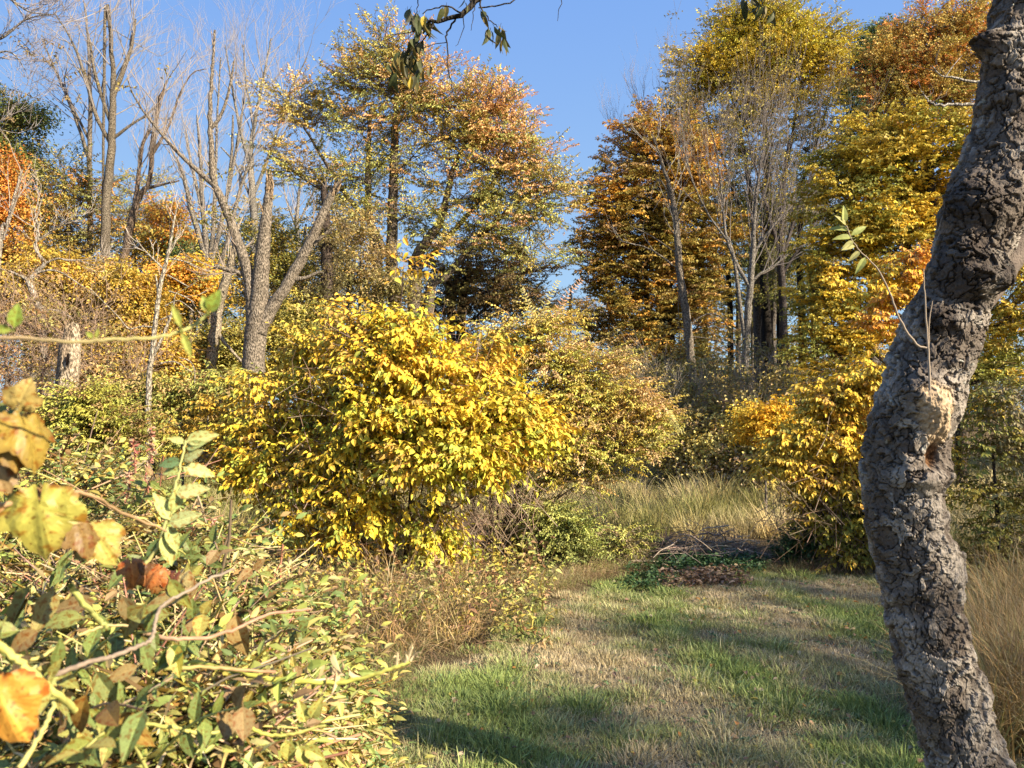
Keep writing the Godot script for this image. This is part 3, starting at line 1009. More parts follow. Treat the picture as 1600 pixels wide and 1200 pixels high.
# ---------------------------------------------------------------- brush pile and what lies round it
func brush_pile() -> void:
	rng.seed = 61
	var g := gpt(1105, 880)
	var base := Vector3(g.x, gh(g.x, g.z), g.z - 0.25)
	var top := root("brush_pile", "heap of cut grey sticks and dead twigs at the lawn's far edge", "brush pile", base)
	for i in 46:
		var b := MB.new()
		var a := rr(0, PI)
		var l := rr(0.25, 0.75)
		var x := rr(-0.5, 0.5)
		var z := rr(-0.4, 0.4)
		var y := maxf(0.03, 0.27 * (1.0 - x * x * 2.2) * rr(0.1, 1.3))
		var dir := Vector3(cos(a), rr(-0.15, 0.6), sin(a)).normalized()
		var p := Vector3(x, y, z)
		var r := rr(0.004, 0.012)
		b.tube(wobbled(PackedVector3Array([p - dir * l * 0.5, p - dir * l * 0.15, p + dir * l * 0.2, p + dir * l * 0.5]), 0.03), PackedFloat32Array([r, r * 0.9, r * 0.7, r * 0.35]), 5, tint(pick([Color(0.3, 0.25, 0.2), Color(0.2, 0.15, 0.12), Color(0.42, 0.36, 0.28)])))
		part("stick", b.mesh(M.twig), top)
	for l in [[[1165, 880], [1130, 868], [1085, 840], [1060, 835]], [[1175, 868], [1120, 872], [1105, 878]], [[1085, 872], [1092, 850], [1100, 838]], [[1155, 862], [1160, 850], [1157, 842]], [[1070, 870], [1050, 848], [1042, 842]]]:
		var b := MB.new()
		var p := PackedVector3Array()
		for q in l:
			p.append(at(q[0], q[1], -base.z + 0.35) - base)
		b.tube(smooth_path(p, 3), smooth_radii(PackedFloat32Array([0.014, 0.011, 0.007, 0.003].slice(0, p.size())), 3), 5, Color(0.55, 0.47, 0.36))
		part("stick", b.mesh(M.twig), top)
	var twigs := MB.new()
	for i in 260:
		var x := rr(-1.1, 0.8)
		var p := Vector3(x, maxf(0.03, 0.26 * (1.0 - x * x * 1.6) * rr(0.1, 1.3)), rr(-0.4, 0.5))
		var dir := Vector3(rr(-1, 1), rr(-0.2, 0.9), rr(-0.5, 0.5)).normalized() * rr(0.08, 0.26)
		twigs.tube(PackedVector3Array([p - dir, p + ball() * 0.03, p + dir]), PackedFloat32Array([0.004, 0.003, 0.0015]), 3, tint(pick([Color(0.3, 0.24, 0.2), Color(0.17, 0.12, 0.1), Color(0.4, 0.33, 0.25)])))
	part("twigs", twigs.mesh(M.twig), top, "stuff")
	# dead leaves raked before it, and dark ivy
	var lit := Swarm.new()
	for i in 900:
		var p := gpt(1105 + rr(-85, 75) * sqrt(rng.randf()), 905 + rr(-14, 14))
		lit.put(Basis.from_euler(Vector3(rr(-0.6, 0.6), rr(0, TAU), rr(-0.6, 0.6))).scaled(Vector3.ONE * rr(0.6, 1.2)), Vector3(p.x, gh(p.x, p.z) + rr(0.01, 0.07), p.z), tint(pick([Color(0.26, 0.17, 0.1), Color(0.34, 0.25, 0.17), Color(0.2, 0.12, 0.07)])))
	var one := MB.new()
	one.leaf(Vector3.ZERO, Vector3(0, 0, 1), Vector3.UP, 0.06, 0.036, 3, 0.4, Color.WHITE, 0.4)
	tag(spread("leaf_litter", lit, one.mesh(M.leaf, false), self), "brown leaf litter and thatch on bare ground before the brush pile", "leaf litter", "", "stuff")
	var ivy := Swarm.new()
	for i in 420:
		var q := [rr(1000, 1195), 0.0]
		q[1] = 886 + rr(-9, 8)
		if q[0] < 1035 and rng.randf() < 0.4:
			continue
		if q[0] < 1035:
			q[1] = rr(890, 925)
			q[0] = rr(985, 1030)
		var p := gpt(q[0], q[1])
		ivy.put(Basis.from_euler(Vector3(rr(-0.4, 0.4), rr(0, TAU), rr(-0.4, 0.4))).scaled(Vector3.ONE * rr(0.7, 1.2)), Vector3(p.x, gh(p.x, p.z) + rr(0.015, 0.06), p.z), tint(pick([Color(0.1, 0.17, 0.07), Color(0.1, 0.19, 0.07), Color(0.06, 0.13, 0.045), Color(0.05, 0.11, 0.06)])))
	tag(spread("ivy", ivy, S.ivy, self), "dark green creeping ivy in front of the brush pile", "ivy", "", "stuff")


# ---------------------------------------------------------------- the thicket at the camera's side
func thicket_top(px: float) -> float:
	var k := [[-80.0, 700.0], [0.0, 690.0], [60.0, 700.0], [120.0, 735.0], [200.0, 735.0], [260.0, 775.0], [330.0, 835.0], [400.0, 880.0], [460.0, 925.0], [520.0, 990.0], [560.0, 1070.0], [580.0, 1200.0], [600.0, 1500.0]]
	for i in k.size() - 1:
		if px <= k[i + 1][0]:
			return lerpf(k[i][1], k[i + 1][1], clampf((px - k[i][0]) / (k[i + 1][0] - k[i][0]), 0, 1))
	return 1500.0


func facing(dir: Vector3, up: Vector3) -> Basis:
	return Basis.looking_at(-dir, up)


func cane(called: String, label: String, category: String, group: String, pts: Array, r0: float, r1: float, col: Color, tip: Color) -> Node3D:
	var p := PackedVector3Array()
	for q in pts:
		p.append(at(q[0], q[1], q[2]))
	var base := p[0]
	for i in p.size():
		p[i] -= base
	var top := root(called, label, category, base, group)
	p = wobbled(smooth_path(p, 6), r0 * 0.5)
	var r := PackedFloat32Array()
	for i in p.size():
		r.append(lerpf(r0, r1, float(i) / p.size()) * rr(0.94, 1.08))
	var b := MB.new()
	b.tube(p, r, 8, col, tip)
	part("stem", b.mesh(M.twig), top)
	top.set_meta("path", p)
	return top


func thicket() -> void:
	rng.seed = 303
	# the mass: thin stems and small leaves
	var base := Vector3(-1.1, gh(-1.1, -2.0), -2.0)
	var top := root("thicket_shrub", "dense sunlit tangle of small yellow green leaves and thorny stems close by", "shrub", base)
	var mass := Swarm.new()
	var fine := MB.new()
	var greens := [Color(0.5, 0.5, 0.13), Color(0.36, 0.42, 0.1), Color(0.6, 0.55, 0.14), Color(0.56, 0.5, 0.2), Color(0.19, 0.27, 0.09), Color(0.27, 0.35, 0.1), Color(0.52, 0.38, 0.16), Color(0.38, 0.26, 0.12), Color(0.58, 0.5, 0.14)]
	var holes := FastNoiseLite.new()
	holes.frequency = 0.012
	holes.fractal_octaves = 3
	for i in 11500:
		var px := rr(-70, 585)
		var ty := thicket_top(px)
		var py := ty + (1290 - ty) * pow(rng.randf(), 1.25)
		var front := lerpf(2.35, 1.15, clampf((py - 700) / 420.0, 0, 1)) + 1.0 * smoothstep(330, 580, px)
		var d := front + pow(rng.randf(), 2.0) * 1.2
		var p := at(px, py + rr(-14, 10), d)
		if p.y < 0.02 or holes.get_noise_2d(px, py) + rr(-0.1, 0.1) > 0.0:
			continue
		mass.put(Basis.from_euler(Vector3(rr(-0.8, 0.8), rr(0, TAU), rr(-0.8, 0.8))).scaled(Vector3.ONE * rr(0.45, 1.35) * (1.0 + 0.1 * smoothstep(850, 1050, py))), p - base, tint(pick(greens) * 0.88, 0.6, 1.25))
	for i in 1700:
		var px := rr(-60, 575)
		var ty := thicket_top(px)
		var py := ty + 15 + (1270 - ty) * rng.randf()
		var d := lerpf(2.35, 1.2, clampf((py - 700) / 420.0, 0, 1)) + 1.0 * smoothstep(330, 580, px) + rr(0.0, 0.5)
		var p := at(px, py, d) - base
		var dir := Vector3(rr(-1, 1), rr(-0.4, 0.8), rr(-0.8, 0.8)).normalized() * rr(0.06, 0.3) * (1.0 - 0.6 * smoothstep(330, 560, px))
		var r := rr(0.0012, 0.0032)
		fine.tube(wobbled(smooth_path(PackedVector3Array([p - dir, p + ball() * 0.04, p + dir]), 3), 0.006), smooth_radii(PackedFloat32Array([r, r * 0.8, r * 0.4]), 3), 4, tint(pick([Color(0.46, 0.3, 0.18), Color(0.5, 0.46, 0.16), Color(0.3, 0.2, 0.14), Color(0.6, 0.5, 0.32), Color(0.5, 0.24, 0.16), Color(0.62, 0.48, 0.26)])))
	for i in 26:
		var p := at(rr(-40, 470), 1330, rr(1.6, 3.0))
		p.y = 0
		var e := at(rr(-20, 500), rr(780, 1000), rr(1.5, 2.6))
		fine.tube(wobbled(smooth_path(PackedVector3Array([p - base, p.lerp(e, 0.5) - base + ball() * 0.15, e - base]), 5), 0.02), smooth_radii(PackedFloat32Array([0.008, 0.006, 0.003]), 5), 5, Color(0.2, 0.15, 0.1))
	var straw := MB.new()
	for i in 1500:
		var px := rr(-60, 570)
		var ty := thicket_top(px)
		var py := ty + 5 + (1260 - ty) * rng.randf()
		var d := lerpf(2.3, 1.15, clampf((py - 700) / 420.0, 0, 1)) + 1.0 * smoothstep(330, 580, px) + rr(-0.1, 0.3)
		var col: Color = pick([Color(0.66, 0.5, 0.24), Color(0.6, 0.45, 0.26), Color(0.5, 0.4, 0.14), Color(0.45, 0.26, 0.14), Color(0.62, 0.56, 0.26)])
		straw.blade(at(px, py, d) - base, (Vector3.UP * 0.4 + ball()).normalized(), rr(0.03, 0.13), rr(0.0025, 0.007), rr(0.5, 4.0), 4, tint(col), tint(col), rr(-1.5, 1.5))
	part("dry_strands", straw.mesh(M.grass, false), top, "stuff")
	part("stems", fine.mesh(M.twig), top, "stuff")
	spread("foliage", mass, S.near_small, top)
	# leaves one can pick out, each a part
	var kinds := []
	for i in 14:
		var col: Color = [Color(0.27, 0.34, 0.1), Color(0.36, 0.4, 0.12), Color(0.46, 0.46, 0.15), Color(0.2, 0.26, 0.09), Color(0.24, 0.31, 0.11), Color(0.5, 0.44, 0.14), Color(0.34, 0.24, 0.12)][i % 7]
		kinds.append(one_leaf(rr(0.032, 0.05), rr(0.016, 0.026), 4, rr(0.0, 0.4), col, rr(0.15, 0.35), M.near_leaf[i % 4]))
	var arcs := MB.new()
	for i in 30:
		var px := rr(-30, 500)
		var ty := thicket_top(px)
		var py := ty + 10 + (1200 - ty) * (i + rng.randf()) / 30.0
		var d := lerpf(2.0, 0.92, clampf((py - 700) / 420.0, 0, 1)) + 1.0 * smoothstep(330, 580, px) + rr(-0.1, 0.1)
		var o := at(px, py + 30, d + 0.1)
		var e := at(px + rr(-1, 1) * 150 / d * (1.0 - 0.6 * smoothstep(300, 500, px)), py + rr(-60, 60) / d, d - rr(0.0, 0.15))
		if at(0, py, d).y > at(0, ty, d).y:
			e.y = o.y
		var arc := smooth_path(PackedVector3Array([o, o.lerp(e, 0.5) + Vector3(0, rr(0.01, 0.05), 0), e]), 5)
		var local := PackedVector3Array()
		var ar := PackedFloat32Array()
		for k in arc.size():
			local.append(arc[k] - base)
			ar.append(lerpf(0.0026, 0.0012, float(k) / arc.size()))
		arcs.tube(local, ar, 5, pick([Color(0.46, 0.44, 0.14), Color(0.46, 0.28, 0.16), Color(0.4, 0.42, 0.12)]))
		var kind: Mesh = pick(kinds)
		for k in range(1, arc.size()):
			var t := (arc[k] - arc[k - 1]).normalized()
			var side := t.cross(Vector3(0, 0.4, 1)).normalized() * (1.0 if k % 2 == 0 else -1.0)
			var dir := (side + t * 0.6 + ball() * 0.45).normalized()
			if rng.randf() < 0.4:
				kind = pick(kinds)
			var bigger := rr(0.45, 1.05) * (1.0 + 0.15 * smoothstep(850, 1100, py))
			leaf_part(top, kind, null, arc[k], facing(dir, (Vector3(0.25, 0.6, 0.6) + ball() * 0.7).normalized()).scaled(Vector3.ONE * bigger))
	part("leafy_stems", arcs.mesh(M.twig), top, "stuff")
	# red stalked flower heads over the top of the tangle
	for q in [[238, 690, 34], [212, 705, 34], [232, 740, 30], [195, 760, 26], [338, 832, 26], [300, 838, 30]]:
		var b := MB.new()
		var o := at(q[0], q[1] + q[2], 2.0)
		var e := at(q[0] + rr(-6, 8), q[1] - 20, 2.0)
		b.tube(smooth_path(PackedVector3Array([o - o, (e - o) * 0.5 + ball() * 0.01, e - o]), 4), smooth_radii(PackedFloat32Array([0.0025, 0.002, 0.001]), 4), 5, Color(0.42, 0.2, 0.13))
		for k in 60:
			var t := rr(0.15, 1.05)
			var c := ball().normalized()
			b.leaf((e - o) * t, c, ball(), rr(0.008, 0.02), 0.007, 1, 0.1, tint(pick([Color(0.45, 0.16, 0.12), Color(0.5, 0.3, 0.2), Color(0.42, 0.35, 0.2)])))
		var m := root("seed_stalk", ["reddish seed stalk, tallest of those above the thicket, under the thin pale dead sapling", "reddish seed stalk just beside the tallest one, on the far side from the pale sprig", "short red seed stalk below the tallest one, between it and the pale sprig", "lowest reddish seed stalk deep among the thicket's green leaves", "short red seed stalk beyond the pale green sprig, at the thicket's edge", "red seed stalk touching the foot of the pale green sprig"][[238, 212, 232, 195, 338, 300].find(q[0])], "seed stalk", o, "red seed stalks in the thicket")
		part("stalk", b.mesh(M.leaf, false), m)

	# the pale green sprig that stands up from the tangle
	var sp := cane("honeysuckle_sprig", "upright sprig with paired pale green oval leaves rising from the thicket", "vine", "", [[228, 880, 1.1], [246, 856, 1.1], [258, 820, 1.1], [266, 790, 1.1], [276, 752, 1.1], [285, 715, 1.1], [290, 688, 1.1]], 0.0028, 0.0014, Color(0.45, 0.42, 0.16), Color(0.5, 0.5, 0.2))
	var pale := []
	for i in 4:
		pale.append(one_leaf(0.047, 0.022, 5, 0.12, [Color(0.6, 0.66, 0.3), Color(0.64, 0.7, 0.36), Color(0.52, 0.62, 0.27), Color(0.2, 0.32, 0.16)][i], 0.2, M.near_leaf[i]))
	for q in [[289, 692, -1, 0.35, 0, 0.55], [291, 690, 1, 0.25, 0, 1.0], [291, 700, 1, 0.3, 2, 0.7], [284, 722, -1, -0.1, 3, 0.75], [288, 720, 0.8, 0.45, 1, 0.75], [286, 730, 1, -0.25, 1, 1.0], [283, 735, -1, -0.15, 2, 0.6], [275, 772, 1, 0.2, 1, 1.05], [268, 800, 0.35, 1, 2, 0.9], [266, 812, -0.45, 1, 0, 1.0], [264, 818, 1, 0.32, 1, 1.1], [262, 822, 0.4, -1, 2, 0.9], [256, 832, 0.25, -1, 0, 1.1], [252, 840, -0.5, -0.8, 3, 0.9]]:
		var dir := Vector3(q[2], q[3], rr(-0.1, 0.35)).normalized()
		leaf_part(sp, pale[q[4]], null, at(q[0], q[1], 1.1), facing(dir, (Vector3(rr(0.4, 0.9), 0.45, 0.8)).normalized()).scaled(Vector3.ONE * q[5]))

	# the vine with large blotched leaves
	var gv := cane("grape_vine", "vine with large blotched yellow green and brown leaves nearest the camera", "vine", "", [[-60, 800, 0.72], [20, 786, 0.74], [80, 782, 0.76], [130, 770, 0.8], [190, 800, 0.9], [260, 830, 1.0]], 0.003, 0.0015, Color(0.42, 0.27, 0.14), Color(0.45, 0.3, 0.16))
	# x, y, distance, size, facing (toward tip), normal, colour
	for q in [[62, 790, 0.74, 0.082, Vector3(0.12, -1, 0.1), Vector3(0.3, 0.25, 1), Color(0.5, 0.46, 0.11)], [2, 1090, 0.66, 0.07, Vector3(0.6, -0.9, 0.1), Vector3(0.3, 0.4, 1), Color(0.72, 0.36, 0.07)], [30, 628, 0.7, 0.036, Vector3(0.5, 1, 0.1), Vector3(0.3, -0.4, 1), Color(0.5, 0.38, 0.14)], [22, 668, 0.7, 0.065, Vector3(0.4, -1, 0.3), Vector3(1, 0.3, 0.5), Color(0.36, 0.24, 0.06)], [42, 668, 0.7, 0.066, Vector3(0.45, -1, 0), Vector3(0.95, 0.3, 0.25), Color(0.42, 0.3, 0.07)], [-6, 665, 0.7, 0.04, Vector3(1, 0.1, 0.3), Vector3(0, 0.8, 0.8), Color(0.55, 0.28, 0.1)],
		[6, 650, 0.72, 0.05, Vector3(-0.2, -0.7, 0.2), Vector3(0.3, 0.5, 1), Color(0.22, 0.28, 0.1)], [-8, 720, 0.7, 0.05, Vector3(0.5, -0.7, 0.2), Vector3(0.5, 0.3, 1), Color(0.42, 0.28, 0.14)], [128, 830, 0.8, 0.05, Vector3(0.45, -0.8, 0.1), Vector3(1, 0.3, 0.3), Color(0.3, 0.19, 0.08)], [150, 836, 0.82, 0.058, Vector3(0.7, -0.8, 0.1), Vector3(0.5, 0.5, 0.9), Color(0.52, 0.45, 0.13)], [70, 765, 0.78, 0.04, Vector3(0.9, -0.5, 0.2), Vector3(0.4, 0.8, 0.3), Color(0.36, 0.2, 0.07)], [24, 800, 0.78, 0.04, Vector3(0.1, -1, 0.1), Vector3(0.5, 0.2, 1), Color(0.55, 0.3, 0.12)]]:
		var m := lobed_leaf(q[3], q[6], M.near_leaf[int(q[0] + 99) % 4], int(q[0] + q[1]), 0.05, 0.45)
		leaf_part(gv, m, null, at(q[0], q[1], q[2]), facing(q[4].normalized(), q[5].normalized()))
	for q in [[48, 918, 0.9, Color(0.3, 0.29, 0.08), 0.055], [45, 935, 0.9, Color(0.34, 0.3, 0.1), 0.06], [85, 922, 0.92, Color(0.4, 0.34, 0.13), 0.055], [130, 965, 0.95, Color(0.3, 0.33, 0.12), 0.05], [190, 930, 1.0, Color(0.36, 0.28, 0.15), 0.06], [150, 940, 0.98, Color(0.28, 0.2, 0.1), 0.055], [225, 945, 1.0, Color(0.36, 0.33, 0.12), 0.06], [265, 960, 1.0, Color(0.34, 0.36, 0.13), 0.055], [290, 930, 1.05, Color(0.38, 0.3, 0.14), 0.06], [265, 905, 1.05, Color(0.4, 0.42, 0.12), 0.05], [270, 1005, 1.0, Color(0.5, 0.48, 0.1), 0.045], [290, 1010, 1.0, Color(0.13, 0.2, 0.06), 0.05], [150, 1050, 0.9, Color(0.32, 0.36, 0.15), 0.05],
		[135, 1085, 0.85, Color(0.36, 0.22, 0.07), 0.055], [165, 1105, 0.85, Color(0.34, 0.2, 0.06), 0.06], [180, 1120, 0.85, Color(0.42, 0.28, 0.08), 0.06], [30, 985, 0.85, Color(0.3, 0.34, 0.1), 0.05], [5, 975, 0.8, Color(0.5, 0.52, 0.18), 0.045], [60, 985, 0.85, Color(0.4, 0.28, 0.14), 0.04], [368, 960, 1.2, Color(0.45, 0.32, 0.15), 0.07], [215, 1040, 0.95, Color(0.4, 0.3, 0.15), 0.04]]:
		var m := one_leaf(q[4], q[4] * rr(0.42, 0.55), 5, rr(0.1, 0.45), q[3], rr(0.1, 0.3), pick(M.near_leaf))
		leaf_part(gv, m, null, at(q[0], q[1], q[2]), facing(Vector3(rr(-0.8, 0.8), rr(-0.9, 0.2), rr(0, 0.4)).normalized(), Vector3(rr(-0.5, 0.6), 0.6, 0.8).normalized()))

	# curled rust coloured leaves
	var rust := root("curled_leaf_cluster", "cluster of curled rust orange and brown dead leaves in the thicket", "dead leaves", at(225, 890, 1.15))
	for q in [[205, 880, Color(0.5, 0.2, 0.06)], [214, 892, Color(0.42, 0.17, 0.06)], [246, 893, Color(0.55, 0.2, 0.07)], [254, 900, Color(0.5, 0.25, 0.1)], [225, 890, Color(0.2, 0.1, 0.05)], [270, 902, Color(0.22, 0.08, 0.05)], [284, 898, Color(0.5, 0.4, 0.2)]]:
		leaf_part(rust, lobed_leaf(0.045, q[2], pick(M.near_leaf), int(q[0]), 0.08, 0.9), null, at(q[0], q[1], 1.15), facing(Vector3(rr(-0.5, 0.5), -0.6, rr(0, 0.5)).normalized(), Vector3(rr(-0.5, 0.5), 0.6, 0.7).normalized()))

	# canes
	var green := Color(0.42, 0.42, 0.08)
	var c1 := cane("rose_cane", "long green rose cane ending in dry tips over the lawn's corner", "cane", "rose canes", [[300, 1035, 1.25], [370, 1048, 1.2], [430, 1062, 1.2], [490, 1066, 1.2], [540, 1066, 1.2], [590, 1052, 1.2], [625, 1040, 1.2], [640, 1034, 1.2]], 0.0042, 0.0026, green, Color(0.5, 0.5, 0.12))
	dry_tip(c1, [[636, 1035, 0.3, 1.0, 30], [620, 1040, 0.05, 1.0, 22], [641, 1033, 0.7, 0.8, 20], [632, 1037, 0.1, 1, 16]], 1.2)
	for q in [[515, 1040], [525, 1050], [500, 1030], [535, 1035], [545, 1045], [520, 1020], [508, 1055], [440, 1045], [460, 1050], [480, 1040]]:
		leaf_part(c1, one_leaf(0.03, 0.011, 3, 0.6, tint(Color(0.52, 0.4, 0.22)), 0.5, M.leaf), null, at(q[0], q[1], 1.2), facing(Vector3(rr(-0.5, 0.5), -0.8, rr(-0.4, 0.4)).normalized(), ball().normalized()))
	var c2 := cane("rose_cane", "short green rose cane, lowest of the canes beside the lawn's corner", "cane", "rose canes", [[380, 1128, 1.1], [410, 1146, 1.1], [440, 1149, 1.1], [470, 1143, 1.1], [508, 1133, 1.1]], 0.0032, 0.0016, green, Color(0.55, 0.5, 0.15))
	var lf := one_leaf(0.034, 0.02, 4, 0.3, Color(0.5, 0.5, 0.16), 0.3, M.near_leaf[0])
	for q in [[478, 1128, -0.2, 0.8], [486, 1122, 0.5, 0.9], [447, 1155, 0.2, -1], [455, 1158, -0.2, -1], [466, 1165, 0.5, -0.8], [476, 1168, 0.9, -0.4], [492, 1185, 0.6, -0.7]]:
		leaf_part(c2, lf, null, at(q[0], q[1], 1.1), facing(Vector3(q[2], q[3], 0.2).normalized(), Vector3(0.3, 0.4, 1).normalized()))
	cane("rose_cane", "thick yellow green cane slanting down through the thicket's bottom corner", "cane", "rose canes", [[-20, 990, 0.8], [10, 1015, 0.8], [40, 1042, 0.8], [66, 1062, 0.8], [95, 1090, 0.82], [118, 1110, 0.85]], 0.0042, 0.0036, Color(0.48, 0.44, 0.13), Color(0.42, 0.42, 0.12))
	cane("rose_cane", "green cane with a thick end pointing up beside the curled rust leaves", "cane", "rose canes", [[110, 915, 0.85], [130, 942, 0.87], [150, 965, 0.9], [166, 980, 0.92]], 0.0036, 0.0026, Color(0.45, 0.47, 0.14), Color(0.4, 0.42, 0.14))
	cane("rose_cane", "long thin cane reaching level across the thicket under the grey twig", "cane", "rose canes", [[165, 1140, 1.0], [200, 1132, 1.0], [260, 1135, 1.0], [310, 1145, 1.02], [350, 1143, 1.05]], 0.003, 0.002, Color(0.42, 0.42, 0.1), Color(0.48, 0.45, 0.14))
	cane("rose_cane", "reddish green cane level across the middle of the thicket", "cane", "rose canes", [[225, 1043, 1.05], [270, 1044, 1.05], [320, 1042, 1.08], [370, 1046, 1.1], [430, 1050, 1.15]], 0.003, 0.0022, Color(0.34, 0.36, 0.1), Color(0.4, 0.22, 0.13))
	cane("rose_cane", "arching brown cane above the grey twig, bearing one tan leaf", "cane", "rose canes", [[225, 990, 1.0], [270, 998, 1.0], [320, 996, 1.03], [370, 982, 1.06], [420, 960, 1.1], [486, 952, 1.2]], 0.003, 0.0018, Color(0.38, 0.25, 0.16), Color(0.45, 0.25, 0.16))
	cane("rose_cane", "yellow cane bent upward from the thicket's lower corner", "cane", "rose canes", [[30, 1200, 0.75], [52, 1165, 0.77], [72, 1130, 0.8], [86, 1095, 0.82]], 0.003, 0.0022, Color(0.48, 0.42, 0.14), Color(0.42, 0.4, 0.14))
	cane("rose_cane", "thin yellow green cane curving above the thick slanting one", "cane", "rose canes", [[2, 1010, 0.85], [50, 1030, 0.86], [90, 1010, 0.9], [125, 992, 0.94], [165, 978, 0.98], [200, 978, 1.0]], 0.0022, 0.0016, Color(0.5, 0.46, 0.13), Color(0.45, 0.35, 0.18))
	cane("dead_twig", "crooked grey brown dead twig bending through the thicket", "twig", "", [[60, 1062, 0.86], [110, 1045, 0.88], [150, 1030, 0.9], [180, 1025, 0.92], [215, 1010, 0.94], [236, 1000, 0.95], [242, 980, 0.96], [245, 960, 0.97], [262, 940, 0.98], [290, 925, 1.0], [330, 903, 1.04], [365, 890, 1.1]], 0.0032, 0.0018, Color(0.25, 0.19, 0.14), Color(0.3, 0.24, 0.18))

	# the blurred tendril crossing above
	var td := cane("tendril_vine", "thin vine stem stretched level above the thicket with few green leaves", "vine", "", [[-60, 525, 0.62], [0, 527, 0.62], [60, 530, 0.62], [120, 534, 0.62], [180, 530, 0.63], [240, 528, 0.64], [285, 517, 0.65], [310, 503, 0.66], [326, 488, 0.66]], 0.0016, 0.0012, Color(0.4, 0.26, 0.16), Color(0.42, 0.46, 0.14))
	var tl := [one_leaf(0.019, 0.011, 4, 0.1, Color(0.36, 0.46, 0.1), 0.25, M.near_leaf[2]), one_leaf(0.02, 0.006, 3, 0.1, Color(0.4, 0.46, 0.12), 0.35, M.near_leaf[1]), one_leaf(0.024, 0.013, 4, 0.1, Color(0.3, 0.42, 0.09), 0.3, M.near_leaf[2])]
	for q in [[22, 512, 0.2, 1.0, 2, 0.9], [18, 517, -1, 0.2, 0, 0.8], [283, 512, -0.35, 1, 1, 1.1], [284, 520, 0.45, -1, 1, 1.2], [325, 488, -0.3, 1, 0, 0.8], [326, 487, 0.5, 0.9, 2, 0.9], [327, 486, 0.7, 0.5, 0, 0.5], [145, 528, -0.6, 0.6, 0, 0.4], [150, 530, 0.2, 0.7, 1, 0.5]]:
		leaf_part(td, tl[q[4]], null, at(q[0], q[1], 0.645), facing(Vector3(q[2], q[3], 0.1).normalized(), Vector3(0.5, 0.2, 1).normalized()).scaled(Vector3.ONE * q[5]))


func dry_tip(top: Node3D, tips: Array, d: float) -> void:
	var b := MB.new()
	for q in tips:
		var o := at(q[0], q[1], d) - top.position
		var e: Vector3 = o + Vector3(q[2], q[3], 0.1).normalized() * q[4] * d / F
		b.tube(smooth_path(PackedVector3Array([o, o.lerp(e, 0.5) + ball() * 0.004, e]), 3), smooth_radii(PackedFloat32Array([0.0022, 0.002, 0.0008]), 3), 5, Color(0.6, 0.5, 0.3))
		for k in 5:
			b.leaf(o.lerp(e, rr(0.2, 1.0)), ball().normalized(), ball(), 0.008, 0.004, 1, 0.3, Color(0.58, 0.46, 0.26))
	part("dry_tip", b.mesh(M.leaf, false), top)


# ---------------------------------------------------------------- the scene
func _ready() -> void:
	var cam := Camera3D.new()
	cam.name = "camera"
	add_child(cam)
	cam.position = eye
	cam.basis = turn
	var lens := CameraAttributesPhysical.new()
	lens.frustum_focal_length = 12.0 / (600.0 / F)
	lens.frustum_focus_distance = 5.0
	lens.frustum_near = 0.05
	lens.frustum_far = 900.0
	lens.exposure_aperture = 7.5
	cam.attributes = lens
	var env := Environment.new()
	env.background_mode = Environment.BG_SKY
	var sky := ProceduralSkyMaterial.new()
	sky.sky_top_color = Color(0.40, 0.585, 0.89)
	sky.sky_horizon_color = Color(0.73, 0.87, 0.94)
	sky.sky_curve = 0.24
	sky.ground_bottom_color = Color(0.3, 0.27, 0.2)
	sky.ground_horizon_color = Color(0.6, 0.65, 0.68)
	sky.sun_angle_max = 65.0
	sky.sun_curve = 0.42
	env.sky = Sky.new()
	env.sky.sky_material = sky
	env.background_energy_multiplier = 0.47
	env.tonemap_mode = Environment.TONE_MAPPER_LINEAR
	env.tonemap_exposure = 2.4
	env.sdfgi_enabled = true
	env.ssao_enabled = true
	env.ssil_enabled = true
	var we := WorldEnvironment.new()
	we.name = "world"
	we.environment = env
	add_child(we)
	var sun := DirectionalLight3D.new()
	sun.name = "sun"
	sun.light_energy = 1.6
	sun.light_color = Color(1.0, 0.935, 0.83)
	sun.light_angular_distance = 0.5
	sun.shadow_enabled = true
	add_child(sun)
	var az := deg_to_rad(57.0)
	var el := deg_to_rad(30.0)
	sun.basis = Basis.looking_at(-Vector3(sin(az) * cos(el), sin(el), cos(az) * cos(el)))

	wander.frequency = 0.05
	bumps.frequency = 0.35
	bumps.seed = 4
	make_materials()
	make_sprigs()
	make_ground()
	far_wood()
	trees()
	shrubs()
	unseen_shade_trees()
	hero_tree()
	make_grass()
	brush_pile()
	thicket()


# sparse trees that fill the wood between the nearer ones
const FILL := [["olive gold tree thinly leaved behind the bundle of grey dead stems", 210, 30.0, 300], ["olive gold tree thinly leaved behind the forked dead tree", 400, 29.0, 330], ["olive gold tree thinly leaved behind the vine covered trunk", 520, 30.0, 350], ["olive tree deep in the wood behind the white barked tree", 1150, 33.0, 330], ["olive tree deep in the wood behind the dark thick trunks", 1250, 34.0, 300], ["olive yellow tree at the picture's edge behind the golden brush", 50, 28.0, 330]]


const GREY := Color(0.27, 0.235, 0.195)
const PALE := Color(0.42, 0.36, 0.29)
const DARK := Color(0.12, 0.1, 0.085)


